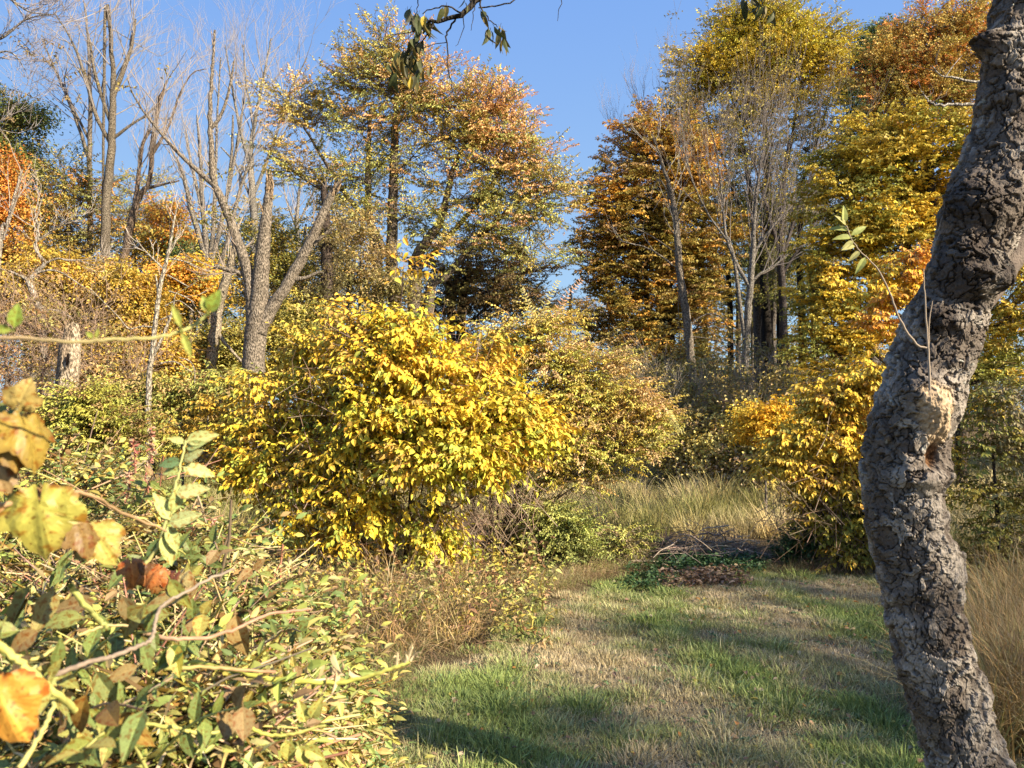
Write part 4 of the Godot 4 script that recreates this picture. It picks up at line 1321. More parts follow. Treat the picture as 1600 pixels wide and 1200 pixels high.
func far_wood() -> void:
	rng.seed = 500
	var s := Swarm.new()
	var t := MB.new()
	for i in 90:
		var z := rr(-85, -48)
		var x := rr(-0.85, 0.85) * -z
		if absf(x / -z - 0.06) < 0.07:
			continue
		var h := rr(5.0, 9.5) * (1.1 if x < 0 else 1.0)
		var y := gh(x, z)
		t.tube(PackedVector3Array([Vector3(x, y - 0.2, z), Vector3(x + rr(-0.4, 0.4), y + h * 0.5, z), Vector3(x + rr(-1, 1), y + h, z)]), PackedFloat32Array([rr(0.15, 0.3), 0.14, 0.04]), 5, tint(Color(0.3, 0.26, 0.22)))
		var col: Color = pick([Color(0.36, 0.25, 0.07), Color(0.24, 0.22, 0.07), Color(0.4, 0.2, 0.06), Color(0.16, 0.17, 0.06), Color(0.4, 0.32, 0.08)])
		for k in 150:
			var q := ball()
			s.put(Basis.from_euler(Vector3(rr(-0.5, 0.5), rr(0, TAU), rr(-0.5, 0.5))).scaled(Vector3.ONE * rr(0.8, 1.5)), Vector3(x + q.x * h * 0.33, y + h * 0.55 + q.y * h * 0.48, z + q.z * h * 0.3), tint(col, 0.7, 1.3))
	var top := root("far_wood", "distant autumn wood closing the clearing behind all the trees", "woodland", Vector3.ZERO)
	top.set_meta("kind", "stuff")
	part("trunks", t.mesh(M.bark), top, "stuff")
	spread("foliage", s, S.far, top)


func trees() -> void:
	var g := "trees of the autumn wood"
	# ---- at the left edge
	plant("oak_tree", "dark green oak at the picture's edge above an orange tree", "tree", g, 26.0, {"stems": [[[-30, 0, 0.3], [-25, 400, 0.25], [0, 250, 0.16], [20, 170, 0.08]]], "lobes": [[20, 175, 45, 45, 34, 8, 0], [45, 190, 25, 30, 18, 8, 0], [10, 240, 60, 45, 30, 8, 0], [50, 270, 35, 40, 22, 8, 1], [30, 320, 50, 50, 26, 8, 1], [-30, 230, 60, 90, 30, 8, 0]], "pal": [Color(0.085, 0.11, 0.03), Color(0.14, 0.15, 0.035), Color(0.2, 0.15, 0.04)], "sprig": "tree"})
	plant("orange_tree", "rust orange tree at the picture's edge below the dark green oak", "tree", g, 23.0, {"stems": [[[-30, 0, 0.2], [-20, 420, 0.15], [0, 300, 0.06]]], "lobes": [[-5, 270, 28, 40, 30, 8, 0], [5, 330, 35, 40, 30, 8, 0], [0, 400, 45, 40, 30, 8, 1], [30, 380, 30, 40, 14, 6, 1]], "pal": [Color(0.5, 0.2, 0.04), Color(0.42, 0.26, 0.06), Color(0.36, 0.25, 0.06)]})
	bare_tree("bare_tree", "tall leafless tree with straight trunk, highest of the bare ones", "tree", g, 24.0, {"stems": [[[160, 0, 0.17], [163, 480, 0.15], [166, 330, 0.14], [174, 230, 0.12], [177, 140, 0.09], [176, 100, 0.07], [164, 40, 0.045], [160, 0, 0.03]], [[177, 150, 0.09], [196, 100, 0.07], [206, 70, 0.05], [212, 30, 0.03]], [[174, 225, 0.07], [150, 180, 0.06], [130, 110, 0.05], [110, 60, 0.03], [85, 20, 0.02]], [[176, 200, 0.06], [150, 120, 0.05], [140, 60, 0.03]], [[178, 215, 0.06], [205, 195, 0.04], [240, 170, 0.03], [258, 140, 0.02]]], "shoots": [[0, 0.45, 1.0, 14, 2.0, 0.8], [1, 0.3, 1.0, 8, 1.3, 0.7], [2, 0.3, 1.0, 10, 1.4, 0.8], [3, 0.3, 1.0, 8, 1.3, 0.7], [4, 0.3, 1.0, 7, 1.0, 0.7]], "bark": Color(0.28, 0.235, 0.175), "twig": Color(0.3, 0.27, 0.25), "shoot_r": 0.022})
	bare_tree("bare_tree", "slim leafless tree standing close beside the highest bare one, at its outer side", "tree", g, 25.5, {"stems": [[[142, 0, 0.11], [141, 460, 0.1], [140, 250, 0.08], [141, 150, 0.06], [138, 70, 0.035], [132, 5, 0.03]], [[140, 250, 0.07], [120, 190, 0.05], [95, 130, 0.04], [65, 60, 0.02]], [[140, 220, 0.05], [115, 170, 0.04], [90, 115, 0.03]]], "shoots": [[0, 0.45, 1.0, 12, 1.6, 0.8], [1, 0.3, 1.0, 10, 1.4, 0.7], [2, 0.3, 1.0, 6, 1.2, 0.7]], "bark": Color(0.32, 0.27, 0.21), "twig": Color(0.28, 0.25, 0.24), "shoot_r": 0.02})
	bare_tree("bare_tree", "dark trunked leafless tree leaning outward behind the white crooked sapling", "tree", g, 19.0, {"stems": [[[168, 0, 0.14], [174, 560, 0.13], [183, 470, 0.115], [197, 390, 0.1], [206, 345, 0.09], [216, 310, 0.08], [232, 285, 0.055], [238, 230, 0.06], [248, 160, 0.04], [262, 125, 0.02]], [[206, 345, 0.06], [215, 290, 0.05], [222, 230, 0.04], [236, 200, 0.03]], [[225, 296, 0.05], [255, 288, 0.03], [280, 282, 0.02]], [[238, 240, 0.05], [262, 200, 0.035], [280, 150, 0.025], [300, 115, 0.015], [322, 108, 0.01]]], "shoots": [[0, 0.6, 1.0, 10, 1.2, 0.7], [1, 0.3, 1.0, 8, 1.0, 0.7], [3, 0.3, 1.0, 8, 0.8, 0.7]], "bark": Color(0.3, 0.22, 0.16), "twig": Color(0.33, 0.28, 0.24), "shoot_r": 0.018})
	# ---- the forked dead tree
	var snapped_tree := bare_tree("dead_tree", "big forked dead tree with broken pale limbs and one tall bare spike", "tree", g, 14.0, {"stems": [[[394, 0, 0.23], [395, 600, 0.215], [397, 560, 0.2], [399, 520, 0.2], [403, 490, 0.18], [408, 430, 0.15], [411, 390, 0.13], [416, 340, 0.1], [420, 300, 0.075], [421, 278, 0.055], [425, 272, 0.02]], [[400, 515, 0.17, 0.02], [394, 470, 0.12], [388, 430, 0.105], [374, 385, 0.09], [358, 340, 0.08], [345, 310, 0.072], [334, 285, 0.06], [331, 240, 0.05], [328, 190, 0.042], [330, 140, 0.034], [333, 90, 0.026], [336, 47, 0.018]], [[338, 292, 0.055], [310, 268, 0.045], [280, 240, 0.036], [255, 212, 0.028], [225, 175, 0.02], [207, 145, 0.014], [199, 122, 0.008]], [[405, 520, 0.14, -0.03], [425, 480, 0.115], [445, 450, 0.105], [468, 410, 0.1], [489, 370, 0.09], [504, 335, 0.08], [518, 305, 0.07], [527, 288, 0.05], [530, 280, 0.02]], [[462, 436, 0.05], [478, 434, 0.035], [497, 426, 0.025], [506, 427, 0.01]], [[490, 382, 0.05], [505, 368, 0.035], [522, 356, 0.02]], [[386, 430, 0.06], [370, 425, 0.05], [350, 420, 0.04], [335, 415, 0.03]], [[331, 200, 0.035], [345, 180, 0.03], [357, 145, 0.025], [366, 95, 0.015]]], "shoots": [[2, 0.3, 0.9, 7, 0.6, 0.8], [1, 0.2, 0.6, 7, 0.8, 0.8], [3, 0.4, 0.9, 4, 0.5, 0.8], [6, 0.2, 1.0, 6, 0.7, 0.8]], "bark": Color(0.37, 0.31, 0.24), "twig": Color(0.3, 0.24, 0.19), "shoot_r": 0.015, "levels": 1, "sides": 12, "crook": 0.08, "pal": [Color(0.34, 0.3, 0.07), Color(0.45, 0.33, 0.08)], "leafy": 0.25})
	for q in [[[419, 312], [418, 285], [416, 262], 0.035], [[424, 310], [426, 288], [424, 268], 0.03], [[421, 306], [422, 280], [421, 266], 0.025], [[520, 306], [523, 288], [524, 276], 0.028], [[527, 300], [532, 286], [533, 277], 0.024], [[332, 70], [331, 55], [330, 46], 0.01], [[416, 345], [408, 325], [405, 312], 0.03]]:
		var m := MB.new()
		m.tube(PackedVector3Array([at(q[0][0], q[0][1], 13.95) - snapped_tree.position, at(q[1][0], q[1][1], 13.94) - snapped_tree.position, at(q[2][0], q[2][1], 13.95) - snapped_tree.position]), PackedFloat32Array([q[3], q[3] * 0.8, 0.004]), 5, Color(0.5, 0.36, 0.22))
		part("splinter", m.mesh(M.bark, false), snapped_tree)
	bare_tree("dead_tree", "slim pale dead trunk leaning beside the big forked dead tree", "tree", g, 15.0, {"stems": [[[322, 0, 0.13], [326, 600, 0.12], [332, 550, 0.11], [341, 480, 0.105], [352, 440, 0.09], [365, 395, 0.06], [372, 350, 0.03]], [[336, 515, 0.05], [355, 540, 0.03], [378, 565, 0.025]]], "shoots": [[0, 0.6, 1.0, 6, 0.9, 0.6]], "bark": Color(0.5, 0.42, 0.31), "twig": Color(0.4, 0.33, 0.27), "levels": 1, "shoot_r": 0.015})
	bare_tree("dead_tree", "bundle of straight grey dead stems behind the slim pale trunk", "tree", g, 18.0, {"stems": [[[330, 0, 0.11], [330, 540, 0.1], [326, 440, 0.085], [322, 380, 0.065], [315, 300, 0.05], [312, 230, 0.035], [308, 180, 0.02]], [[327, 430, 0.06], [334, 340, 0.05], [337, 260, 0.035], [340, 170, 0.022], [345, 90, 0.015]], [[324, 410, 0.08], [300, 330, 0.06], [285, 270, 0.04], [272, 240, 0.02]], [[324, 400, 0.06], [316, 330, 0.05], [300, 260, 0.03], [290, 200, 0.015]], [[328, 420, 0.06], [345, 350, 0.05], [360, 280, 0.04], [375, 200, 0.03], [385, 130, 0.015]], [[356, 300, 0.05], [362, 240, 0.035], [364, 180, 0.02]], [[330, 440, 0.07], [352, 390, 0.05], [374, 300, 0.04], [396, 240, 0.025]]], "shoots": [[0, 0.5, 1.0, 6, 1.2, 0.45], [1, 0.3, 1.0, 8, 1.0, 0.45], [2, 0.3, 1.0, 8, 1.0, 0.5], [3, 0.3, 1.0, 6, 1.0, 0.5], [4, 0.3, 1.0, 10, 1.0, 0.5], [6, 0.3, 1.0, 8, 0.9, 0.5]], "bark": Color(0.34, 0.3, 0.25), "twig": Color(0.35, 0.31, 0.28), "shoot_r": 0.014})
	bare_tree("bare_tree", "fine twigged leafless tree behind the tall bare spike of the dead tree", "tree", g, 25.0, {"stems": [[[398, 0, 0.16], [398, 450, 0.14], [396, 330, 0.12], [392, 250, 0.09], [398, 190, 0.06], [412, 120, 0.04], [424, 60, 0.02]], [[394, 270, 0.07], [375, 200, 0.05], [362, 130, 0.03], [352, 70, 0.015]], [[398, 300, 0.06], [425, 230, 0.05], [450, 150, 0.03], [480, 90, 0.015]], [[396, 200, 0.04], [385, 130, 0.03], [380, 70, 0.015]], [[400, 330, 0.05], [370, 260, 0.04], [345, 230, 0.02]]], "shoots": [[0, 0.5, 1.0, 14, 1.8, 0.6], [1, 0.3, 1.0, 10, 1.5, 0.6], [2, 0.3, 1.0, 12, 1.6, 0.6], [3, 0.3, 1.0, 8, 1.3, 0.6]], "bark": Color(0.36, 0.33, 0.28), "twig": Color(0.3, 0.27, 0.26), "shoot_r": 0.02})
	bare_tree("bare_tree", "spindly leafless tree in the gap behind the broken pale limb", "tree", g, 27.0, {"stems": [[[470, 0, 0.12], [468, 420, 0.1], [464, 360, 0.07], [466, 310, 0.05], [472, 260, 0.02]], [[465, 360, 0.05], [450, 320, 0.03], [440, 280, 0.015]], [[466, 350, 0.04], [485, 310, 0.03], [498, 280, 0.015]]], "shoots": [[0, 0.5, 1.0, 10, 1.3, 0.6], [1, 0.2, 1.0, 7, 1.0, 0.6], [2, 0.2, 1.0, 7, 1.0, 0.6]], "bark": Color(0.42, 0.38, 0.33), "twig": Color(0.36, 0.32, 0.3), "shoot_r": 0.015})
	# ---- pale crooked saplings in front
	bare_tree("dead_sapling", "thin pale dead sapling with crooked whitish side branches", "tree", g, 9.0, {"stems": [[[234, 0, 0.035], [232, 640, 0.034], [233, 590, 0.032], [238, 550, 0.03], [243, 500, 0.028], [249, 455, 0.025], [257, 420, 0.022], [264, 390, 0.018], [272, 345, 0.012], [280, 310, 0.006]], [[240, 556, 0.02], [252, 530, 0.018], [268, 490, 0.014], [274, 460, 0.006]], [[247, 470, 0.016], [246, 445, 0.012], [243, 430, 0.006]], [[257, 422, 0.012], [240, 405, 0.01], [225, 390, 0.007], [212, 372, 0.004]], [[262, 404, 0.012], [282, 407, 0.01], [298, 412, 0.008], [312, 418, 0.005]], [[262, 430, 0.01], [280, 440, 0.008], [295, 448, 0.005]], [[264, 455, 0.01], [285, 462, 0.008], [303, 472, 0.005]], [[258, 478, 0.009], [280, 470, 0.007], [305, 488, 0.004]], [[250, 500, 0.009], [270, 492, 0.007], [290, 490, 0.004]], [[245, 512, 0.01], [222, 510, 0.009], [201, 513, 0.007], [185, 495, 0.006], [160, 470, 0.005], [140, 450, 0.004]], [[250, 568, 0.01], [272, 565, 0.009], [290, 575, 0.007], [300, 582, 0.004]], [[280, 559, 0.008], [296, 564, 0.007], [304, 578, 0.006], [304, 598, 0.003]], [[264, 395, 0.008], [276, 372, 0.007], [290, 355, 0.004]], [[272, 350, 0.006], [262, 330, 0.005], [258, 308, 0.003]]], "shoots": [[3, 0.3, 1.0, 4, 0.25, 0.7], [0, 0.6, 1.0, 9, 0.3, 0.7], [4, 0.3, 1.0, 3, 0.2, 0.7], [6, 0.3, 1.0, 3, 0.2, 0.7]], "bark": Color(0.58, 0.51, 0.4), "twig": Color(0.5, 0.44, 0.36), "levels": 1, "kids": 3, "shoot_r": 0.004})
	bare_tree("dead_sapling", "short forked white barked sapling among the golden brush", "tree", g, 12.5, {"stems": [[[70, 0, 0.06], [67, 506, 0.055], [60, 480, 0.05], [52, 460, 0.05], [45, 440, 0.048], [44, 436, 0.04]], [[46, 440, 0.04], [58, 424, 0.036], [70, 412, 0.032], [62, 400, 0.026], [54, 385, 0.022], [60, 370, 0.018], [58, 350, 0.014], [53, 325, 0.01]], [[44, 437, 0.03], [30, 430, 0.022], [15, 424, 0.016], [2, 420, 0.01]], [[56, 426, 0.022], [80, 422, 0.018], [98, 427, 0.014], [115, 438, 0.011], [130, 448, 0.008], [150, 462, 0.004]], [[70, 412, 0.018], [90, 404, 0.015], [105, 407, 0.012], [125, 408, 0.01], [150, 416, 0.006]], [[66, 488, 0.018], [80, 484, 0.014], [98, 488, 0.012], [112, 498, 0.009], [116, 510, 0.006]], [[62, 375, 0.014], [80, 360, 0.011], [98, 350, 0.008], [115, 335, 0.004]], [[57, 345, 0.01], [64, 315, 0.008], [70, 300, 0.004]]], "shoots": [[1, 0.4, 1.0, 6, 0.5, 0.7], [6, 0.3, 1.0, 4, 0.4, 0.7], [4, 0.3, 1.0, 4, 0.4, 0.7]], "bark": Color(0.55, 0.49, 0.4), "twig": Color(0.44, 0.38, 0.32), "levels": 2, "kids": 3, "shoot_r": 0.008})
	bare_tree("dead_sapling", "pale thin sapling slanting at the picture's edge before the orange tree", "tree", g, 15.0, {"stems": [[[-20, 0, 0.05], [0, 390, 0.04], [12, 350, 0.035], [22, 310, 0.03], [34, 265, 0.02]], [[5, 375, 0.025], [18, 335, 0.02], [32, 295, 0.012]]], "shoots": [[0, 0.5, 1.0, 6, 0.8, 0.5]], "bark": Color(0.5, 0.43, 0.35), "twig": Color(0.4, 0.34, 0.28), "levels": 1, "shoot_r": 0.012})
	# twigs that reach in at the top corner
	bare_tree("bare_tree", "leafless tree beyond the picture's edge whose grey twigs reach into the top corner", "tree", g, 11.0, {"stems": [[[-220, 0, 0.2], [-200, 400, 0.15], [-140, 150, 0.1], [-70, 40, 0.06], [-20, -20, 0.03]], [[-120, 120, 0.04], [-60, 60, 0.03], [0, 60, 0.02], [40, 30, 0.012], [85, 22, 0.006]], [[-60, -20, 0.03], [0, -10, 0.02], [45, 18, 0.012], [80, 22, 0.005]], [[-140, 180, 0.04], [-50, 110, 0.02], [10, 80, 0.012], [40, 110, 0.006]], [[-150, 250, 0.04], [-60, 200, 0.02], [0, 190, 0.014], [28, 160, 0.01], [34, 145, 0.006]]], "shoots": [[1, 0.4, 1.0, 9, 0.5, 0.7], [2, 0.4, 1.0, 9, 0.5, 0.7], [3, 0.4, 1.0, 9, 0.5, 0.7], [4, 0.4, 1.0, 6, 0.5, 0.7]], "bark": Color(0.4, 0.36, 0.32), "twig": Color(0.3, 0.26, 0.25), "shoot_r": 0.008, "pal": [Color(0.3, 0.22, 0.1)], "leafy": 0.04, "sprig": "mid"})
	snag()
	# ---- golden and orange trees behind the saplings
	plant("golden_tree", "orange topped golden tree behind the bundle of grey dead stems", "tree", g, 29.0, {"stems": [[[262, 0, 0.2], [262, 440, 0.15], [264, 340, 0.07]]], "lobes": [[262, 335, 50, 30, 30, 8, 1], [240, 370, 50, 30, 30, 8, 0], [285, 375, 40, 30, 24, 8, 1], [255, 420, 60, 35, 34, 8, 0]], "pal": [Color(0.42, 0.31, 0.05), Color(0.5, 0.24, 0.05), Color(0.3, 0.24, 0.05)], "sprig": "tree"})
	plant("dark_pine", "dark green tree low behind the pale crooked sapling", "tree", g, 26.0, {"stems": [[[300, 0, 0.2], [300, 440, 0.14], [300, 380, 0.06]]], "lobes": [[300, 400, 45, 40, 30, 8, 0], [285, 460, 40, 40, 30, 8, 0], [310, 490, 40, 50, 30, 8, 1], [260, 500, 40, 40, 20, 8, 1]], "pal": [Color(0.07, 0.1, 0.03), Color(0.1, 0.12, 0.035)], "sprig": "tree"})
	plant("young_tree", "yellow orange young tree between the saplings and the forked dead tree", "tree", g, 17.0, {"stems": [[[300, 0, 0.06], [298, 480, 0.05], [290, 400, 0.03]]], "lobes": [[275, 425, 20, 22, 16, 7, 1], [296, 432, 22, 32, 20, 7, 0], [305, 460, 18, 25, 14, 7, 0], [260, 520, 30, 25, 18, 7, 0], [250, 460, 25, 30, 12, 7, 0]], "pal": [Color(0.55, 0.38, 0.05), Color(0.52, 0.27, 0.05), Color(0.4, 0.3, 0.05)], "sprig": "fine"})
	plant("olive_tree", "olive green thin leaved tree around the base of the highest bare tree", "tree", g, 25.0, {"stems": [[[110, 0, 0.16], [112, 430, 0.12], [105, 330, 0.06]]], "lobes": [[100, 280, 40, 35, 20, 5, 1], [150, 300, 35, 35, 20, 6, 1], [80, 330, 50, 35, 26, 6, 0], [130, 360, 50, 40, 28, 7, 0], [60, 370, 40, 40, 24, 6, 0], [190, 340, 35, 40, 16, 5, 0]], "pal": [Color(0.32, 0.25, 0.06), Color(0.2, 0.2, 0.06), Color(0.42, 0.22, 0.06)], "sprig": "branchlet", "jitter": 0.2})
	plant("yellow_tree", "tall thin yellow green tree behind the forked dead tree", "tree", g, 21.0, {"stems": [[[445, 0, 0.1], [445, 460, 0.08], [440, 360, 0.04]], [[470, 0, 0.07], [472, 450, 0.05], [478, 350, 0.03]]], "lobes": [[440, 370, 35, 30, 24, 6, 0], [450, 420, 50, 40, 34, 7, 0], [440, 480, 45, 40, 34, 7, 1], [400, 420, 40, 50, 24, 6, 1], [360, 430, 45, 60, 30, 6, 1], [490, 470, 40, 50, 26, 6, 1]], "pal": [Color(0.34, 0.3, 0.07), Color(0.4, 0.28, 0.07), Color(0.22, 0.22, 0.06)], "sprig": "fine", "jitter": 0.4, "bark": PALE})
	plant("vine_trunk", "dark straight trunk clothed in brown vines beside the broken pale limb", "tree", g, 17.0, {"stems": [[[512, 0, 0.16], [511, 480, 0.15], [510, 400, 0.13], [509, 340, 0.1], [506, 290, 0.06]]], "lobes": [[510, 380, 18, 45, 26, 5, 0], [510, 450, 20, 50, 30, 5, 0], [505, 320, 20, 30, 8, 3, 0]], "pal": [Color(0.13, 0.11, 0.05), Color(0.2, 0.16, 0.07)], "sprig": "fine", "scale": 0.7, "jitter": 0.12, "bark": Color(0.13, 0.1, 0.08)})
	plant("thin_saplings", "pale thin stemmed saplings with sparse brown leaves beside the vine covered trunk", "tree", g, 19.0, {"stems": [[[545, 0, 0.05], [543, 440, 0.04], [538, 330, 0.02]], [[560, 0, 0.05], [563, 430, 0.035], [570, 360, 0.02]], [[580, 0, 0.05], [582, 470, 0.04], [590, 400, 0.02]], [[530, 0, 0.04], [526, 430, 0.03], [524, 360, 0.015]]], "lobes": [[540, 360, 40, 50, 24, 5, 0], [575, 400, 35, 50, 24, 5, 0], [545, 430, 40, 40, 24, 6, 1], [585, 460, 30, 40, 20, 6, 1], [630, 450, 40, 30, 18, 5, 1]], "pal": [Color(0.34, 0.26, 0.12), Color(0.26, 0.23, 0.09), Color(0.4, 0.3, 0.1)], "sprig": "fine", "jitter": 0.4, "bark": PALE, "twig": Color(0.4, 0.35, 0.29)})
	# ---- the airy maple in the middle
	plant("airy_maple", "tall airy maple with thin olive leaves turning pinkish orange at the tips", "tree", g, 20.0, {"stems": [[[618, 0, 0.2], [616, 480, 0.18], [612, 400, 0.16], [614, 300, 0.13], [617, 210, 0.1], [620, 150, 0.05]], [[600, 0, 0.17], [590, 430, 0.14], [576, 330, 0.1], [576, 250, 0.07], [580, 170, 0.04]], [[650, 0, 0.22], [648, 440, 0.19], [652, 400, 0.16], [690, 340, 0.1], [710, 260, 0.07], [740, 200, 0.03]], [[604, 400, 0.1], [580, 350, 0.08], [545, 310, 0.06], [500, 240, 0.04], [470, 190, 0.02]], [[668, 0, 0.18], [670, 470, 0.15], [700, 430, 0.1], [760, 360, 0.07], [830, 300, 0.04], [880, 290, 0.02]], [[655, 420, 0.08], [735, 330, 0.06], [800, 240, 0.03], [800, 190, 0.015]]],
		"lobes": [[600, 85, 45, 32, 30, 7, 1], [645, 110, 45, 35, 26, 7, 2], [570, 125, 50, 35, 24, 7, 1], [610, 140, 80, 35, 34, 7, 0], [450, 165, 45, 28, 22, 7, 3], [500, 185, 60, 30, 20, 6, 1], [430, 245, 40, 28, 14, 6, 3], [490, 270, 55, 28, 20, 6, 0], [560, 200, 60, 40, 18, 6, 0], [640, 180, 60, 35, 24, 7, 0], [700, 165, 50, 30, 26, 7, 2], [760, 175, 48, 36, 38, 8, 2], [785, 215, 45, 30, 34, 8, 2], [700, 220, 60, 35, 26, 7, 1], [640, 250, 70, 35, 20, 6, 0], [570, 285, 60, 35, 18, 6, 0], [760, 260, 60, 35, 30, 7, 1], [830, 260, 50, 32, 28, 7, 2], [856, 292, 40, 28, 22, 7, 1], [810, 310, 60, 34, 26, 7, 0], [720, 310, 60, 35, 24, 7, 0], [640, 330, 60, 35, 20, 6, 0], [838, 338, 44, 24, 14, 6, 0], [780, 365, 60, 30, 26, 7, 0], [700, 380, 60, 34, 20, 6, 0], [550, 345, 45, 30, 12, 6, 0], [830, 395, 40, 26, 14, 6, 0]], "pal": [Color(0.27, 0.27, 0.08), Color(0.36, 0.31, 0.09), Color(0.47, 0.29, 0.13), Color(0.4, 0.3, 0.09)], "sprig": "branchlet", "jitter": 0.22, "scale": 0.85, "more": 1.1, "lift": 1.75, "bark": Color(0.27, 0.22, 0.17), "twig_r": 0.013, "deep": 0.7})
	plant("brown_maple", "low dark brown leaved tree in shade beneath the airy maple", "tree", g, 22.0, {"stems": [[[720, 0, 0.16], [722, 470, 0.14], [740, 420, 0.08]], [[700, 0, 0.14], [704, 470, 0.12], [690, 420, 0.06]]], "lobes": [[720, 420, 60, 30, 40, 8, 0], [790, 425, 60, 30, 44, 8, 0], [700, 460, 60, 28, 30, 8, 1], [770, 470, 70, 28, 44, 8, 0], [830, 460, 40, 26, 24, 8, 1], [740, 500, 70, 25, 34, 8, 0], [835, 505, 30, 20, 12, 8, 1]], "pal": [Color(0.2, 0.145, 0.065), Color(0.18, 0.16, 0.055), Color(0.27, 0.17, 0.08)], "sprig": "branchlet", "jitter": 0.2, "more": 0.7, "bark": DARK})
	# ---- the gap between
	plant("far_tree", "small pale far tree low in the sky gap between the two maples", "tree", g, 42.0, {"stems": [[[888, 0, 0.16], [890, 520, 0.12], [892, 450, 0.05]], [[920, 0, 0.16], [918, 520, 0.12], [915, 470, 0.05]]], "lobes": [[885, 470, 22, 16, 14, 4, 0], [905, 500, 40, 20, 26, 5, 0], [930, 480, 25, 20, 16, 4, 1], [915, 535, 50, 20, 26, 6, 1]], "pal": [Color(0.4, 0.3, 0.2), Color(0.42, 0.34, 0.22)], "sprig": "tree", "jitter": 0.5})
	# ---- the orange maple
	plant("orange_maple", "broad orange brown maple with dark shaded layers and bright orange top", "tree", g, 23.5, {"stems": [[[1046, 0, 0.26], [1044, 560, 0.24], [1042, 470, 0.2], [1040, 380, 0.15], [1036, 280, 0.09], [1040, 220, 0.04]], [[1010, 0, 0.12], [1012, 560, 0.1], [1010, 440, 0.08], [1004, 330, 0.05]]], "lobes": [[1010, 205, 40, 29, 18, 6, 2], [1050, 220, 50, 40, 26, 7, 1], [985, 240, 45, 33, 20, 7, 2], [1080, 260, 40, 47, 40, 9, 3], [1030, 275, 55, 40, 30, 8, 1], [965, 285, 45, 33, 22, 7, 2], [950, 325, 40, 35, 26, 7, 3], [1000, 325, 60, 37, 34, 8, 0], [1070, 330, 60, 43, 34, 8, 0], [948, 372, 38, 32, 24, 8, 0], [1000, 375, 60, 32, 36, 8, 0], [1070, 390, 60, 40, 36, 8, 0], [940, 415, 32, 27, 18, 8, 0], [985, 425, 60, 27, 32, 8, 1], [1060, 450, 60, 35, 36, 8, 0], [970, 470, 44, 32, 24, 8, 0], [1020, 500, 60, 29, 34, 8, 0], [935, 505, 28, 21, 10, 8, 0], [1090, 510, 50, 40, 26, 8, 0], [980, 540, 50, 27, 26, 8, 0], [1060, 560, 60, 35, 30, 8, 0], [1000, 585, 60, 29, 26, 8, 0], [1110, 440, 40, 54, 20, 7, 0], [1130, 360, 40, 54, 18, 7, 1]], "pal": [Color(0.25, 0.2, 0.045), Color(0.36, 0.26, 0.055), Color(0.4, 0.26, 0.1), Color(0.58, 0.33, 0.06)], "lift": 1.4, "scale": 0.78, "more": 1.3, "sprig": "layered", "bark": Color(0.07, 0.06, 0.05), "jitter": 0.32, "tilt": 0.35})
	bare_tree("dead_tree", "slender grey tree with drooping pale dead branches before the orange maple", "tree", g, 20.0, {"stems": [[[1086, 0, 0.13], [1086, 640, 0.12], [1080, 560, 0.115], [1070, 480, 0.11], [1062, 420, 0.1], [1058, 370, 0.09], [1054, 330, 0.08], [1045, 290, 0.06], [1030, 240, 0.03], [1018, 210, 0.015]], [[1052, 415, 0.03], [1030, 398, 0.024], [1005, 385, 0.02], [975, 378, 0.012], [962, 370, 0.006]], [[1056, 395, 0.02], [1020, 370, 0.018], [985, 352, 0.01], [1000, 348, 0.005]], [[1058, 440, 0.02], [1040, 437, 0.014], [1030, 438, 0.006]], [[1076, 512, 0.022], [1090, 498, 0.02], [1110, 490, 0.018], [1130, 500, 0.014], [1150, 540, 0.01], [1165, 560, 0.005]], [[1074, 525, 0.02], [1100, 528, 0.016], [1130, 535, 0.012], [1150, 540, 0.005]], [[1056, 355, 0.03], [1046, 320, 0.02], [1040, 300, 0.015], [1020, 330, 0.006]], [[1062, 420, 0.012], [1060, 480, 0.01], [1064, 560, 0.006]], [[1052, 320, 0.03], [1030, 280, 0.02], [1016, 310, 0.01]], [[1056, 345, 0.03], [1070, 310, 0.024], [1085, 300, 0.012]]], "shoots": [[0, 0.5, 1.0, 10, 1.2, 0.8], [1, 0.3, 1, 4, 0.6, 0.7], [4, 0.3, 1.0, 4, 0.5, 0.7]], "bark": Color(0.34, 0.29, 0.23), "twig": Color(0.46, 0.42, 0.36), "levels": 1, "shoot_r": 0.014})
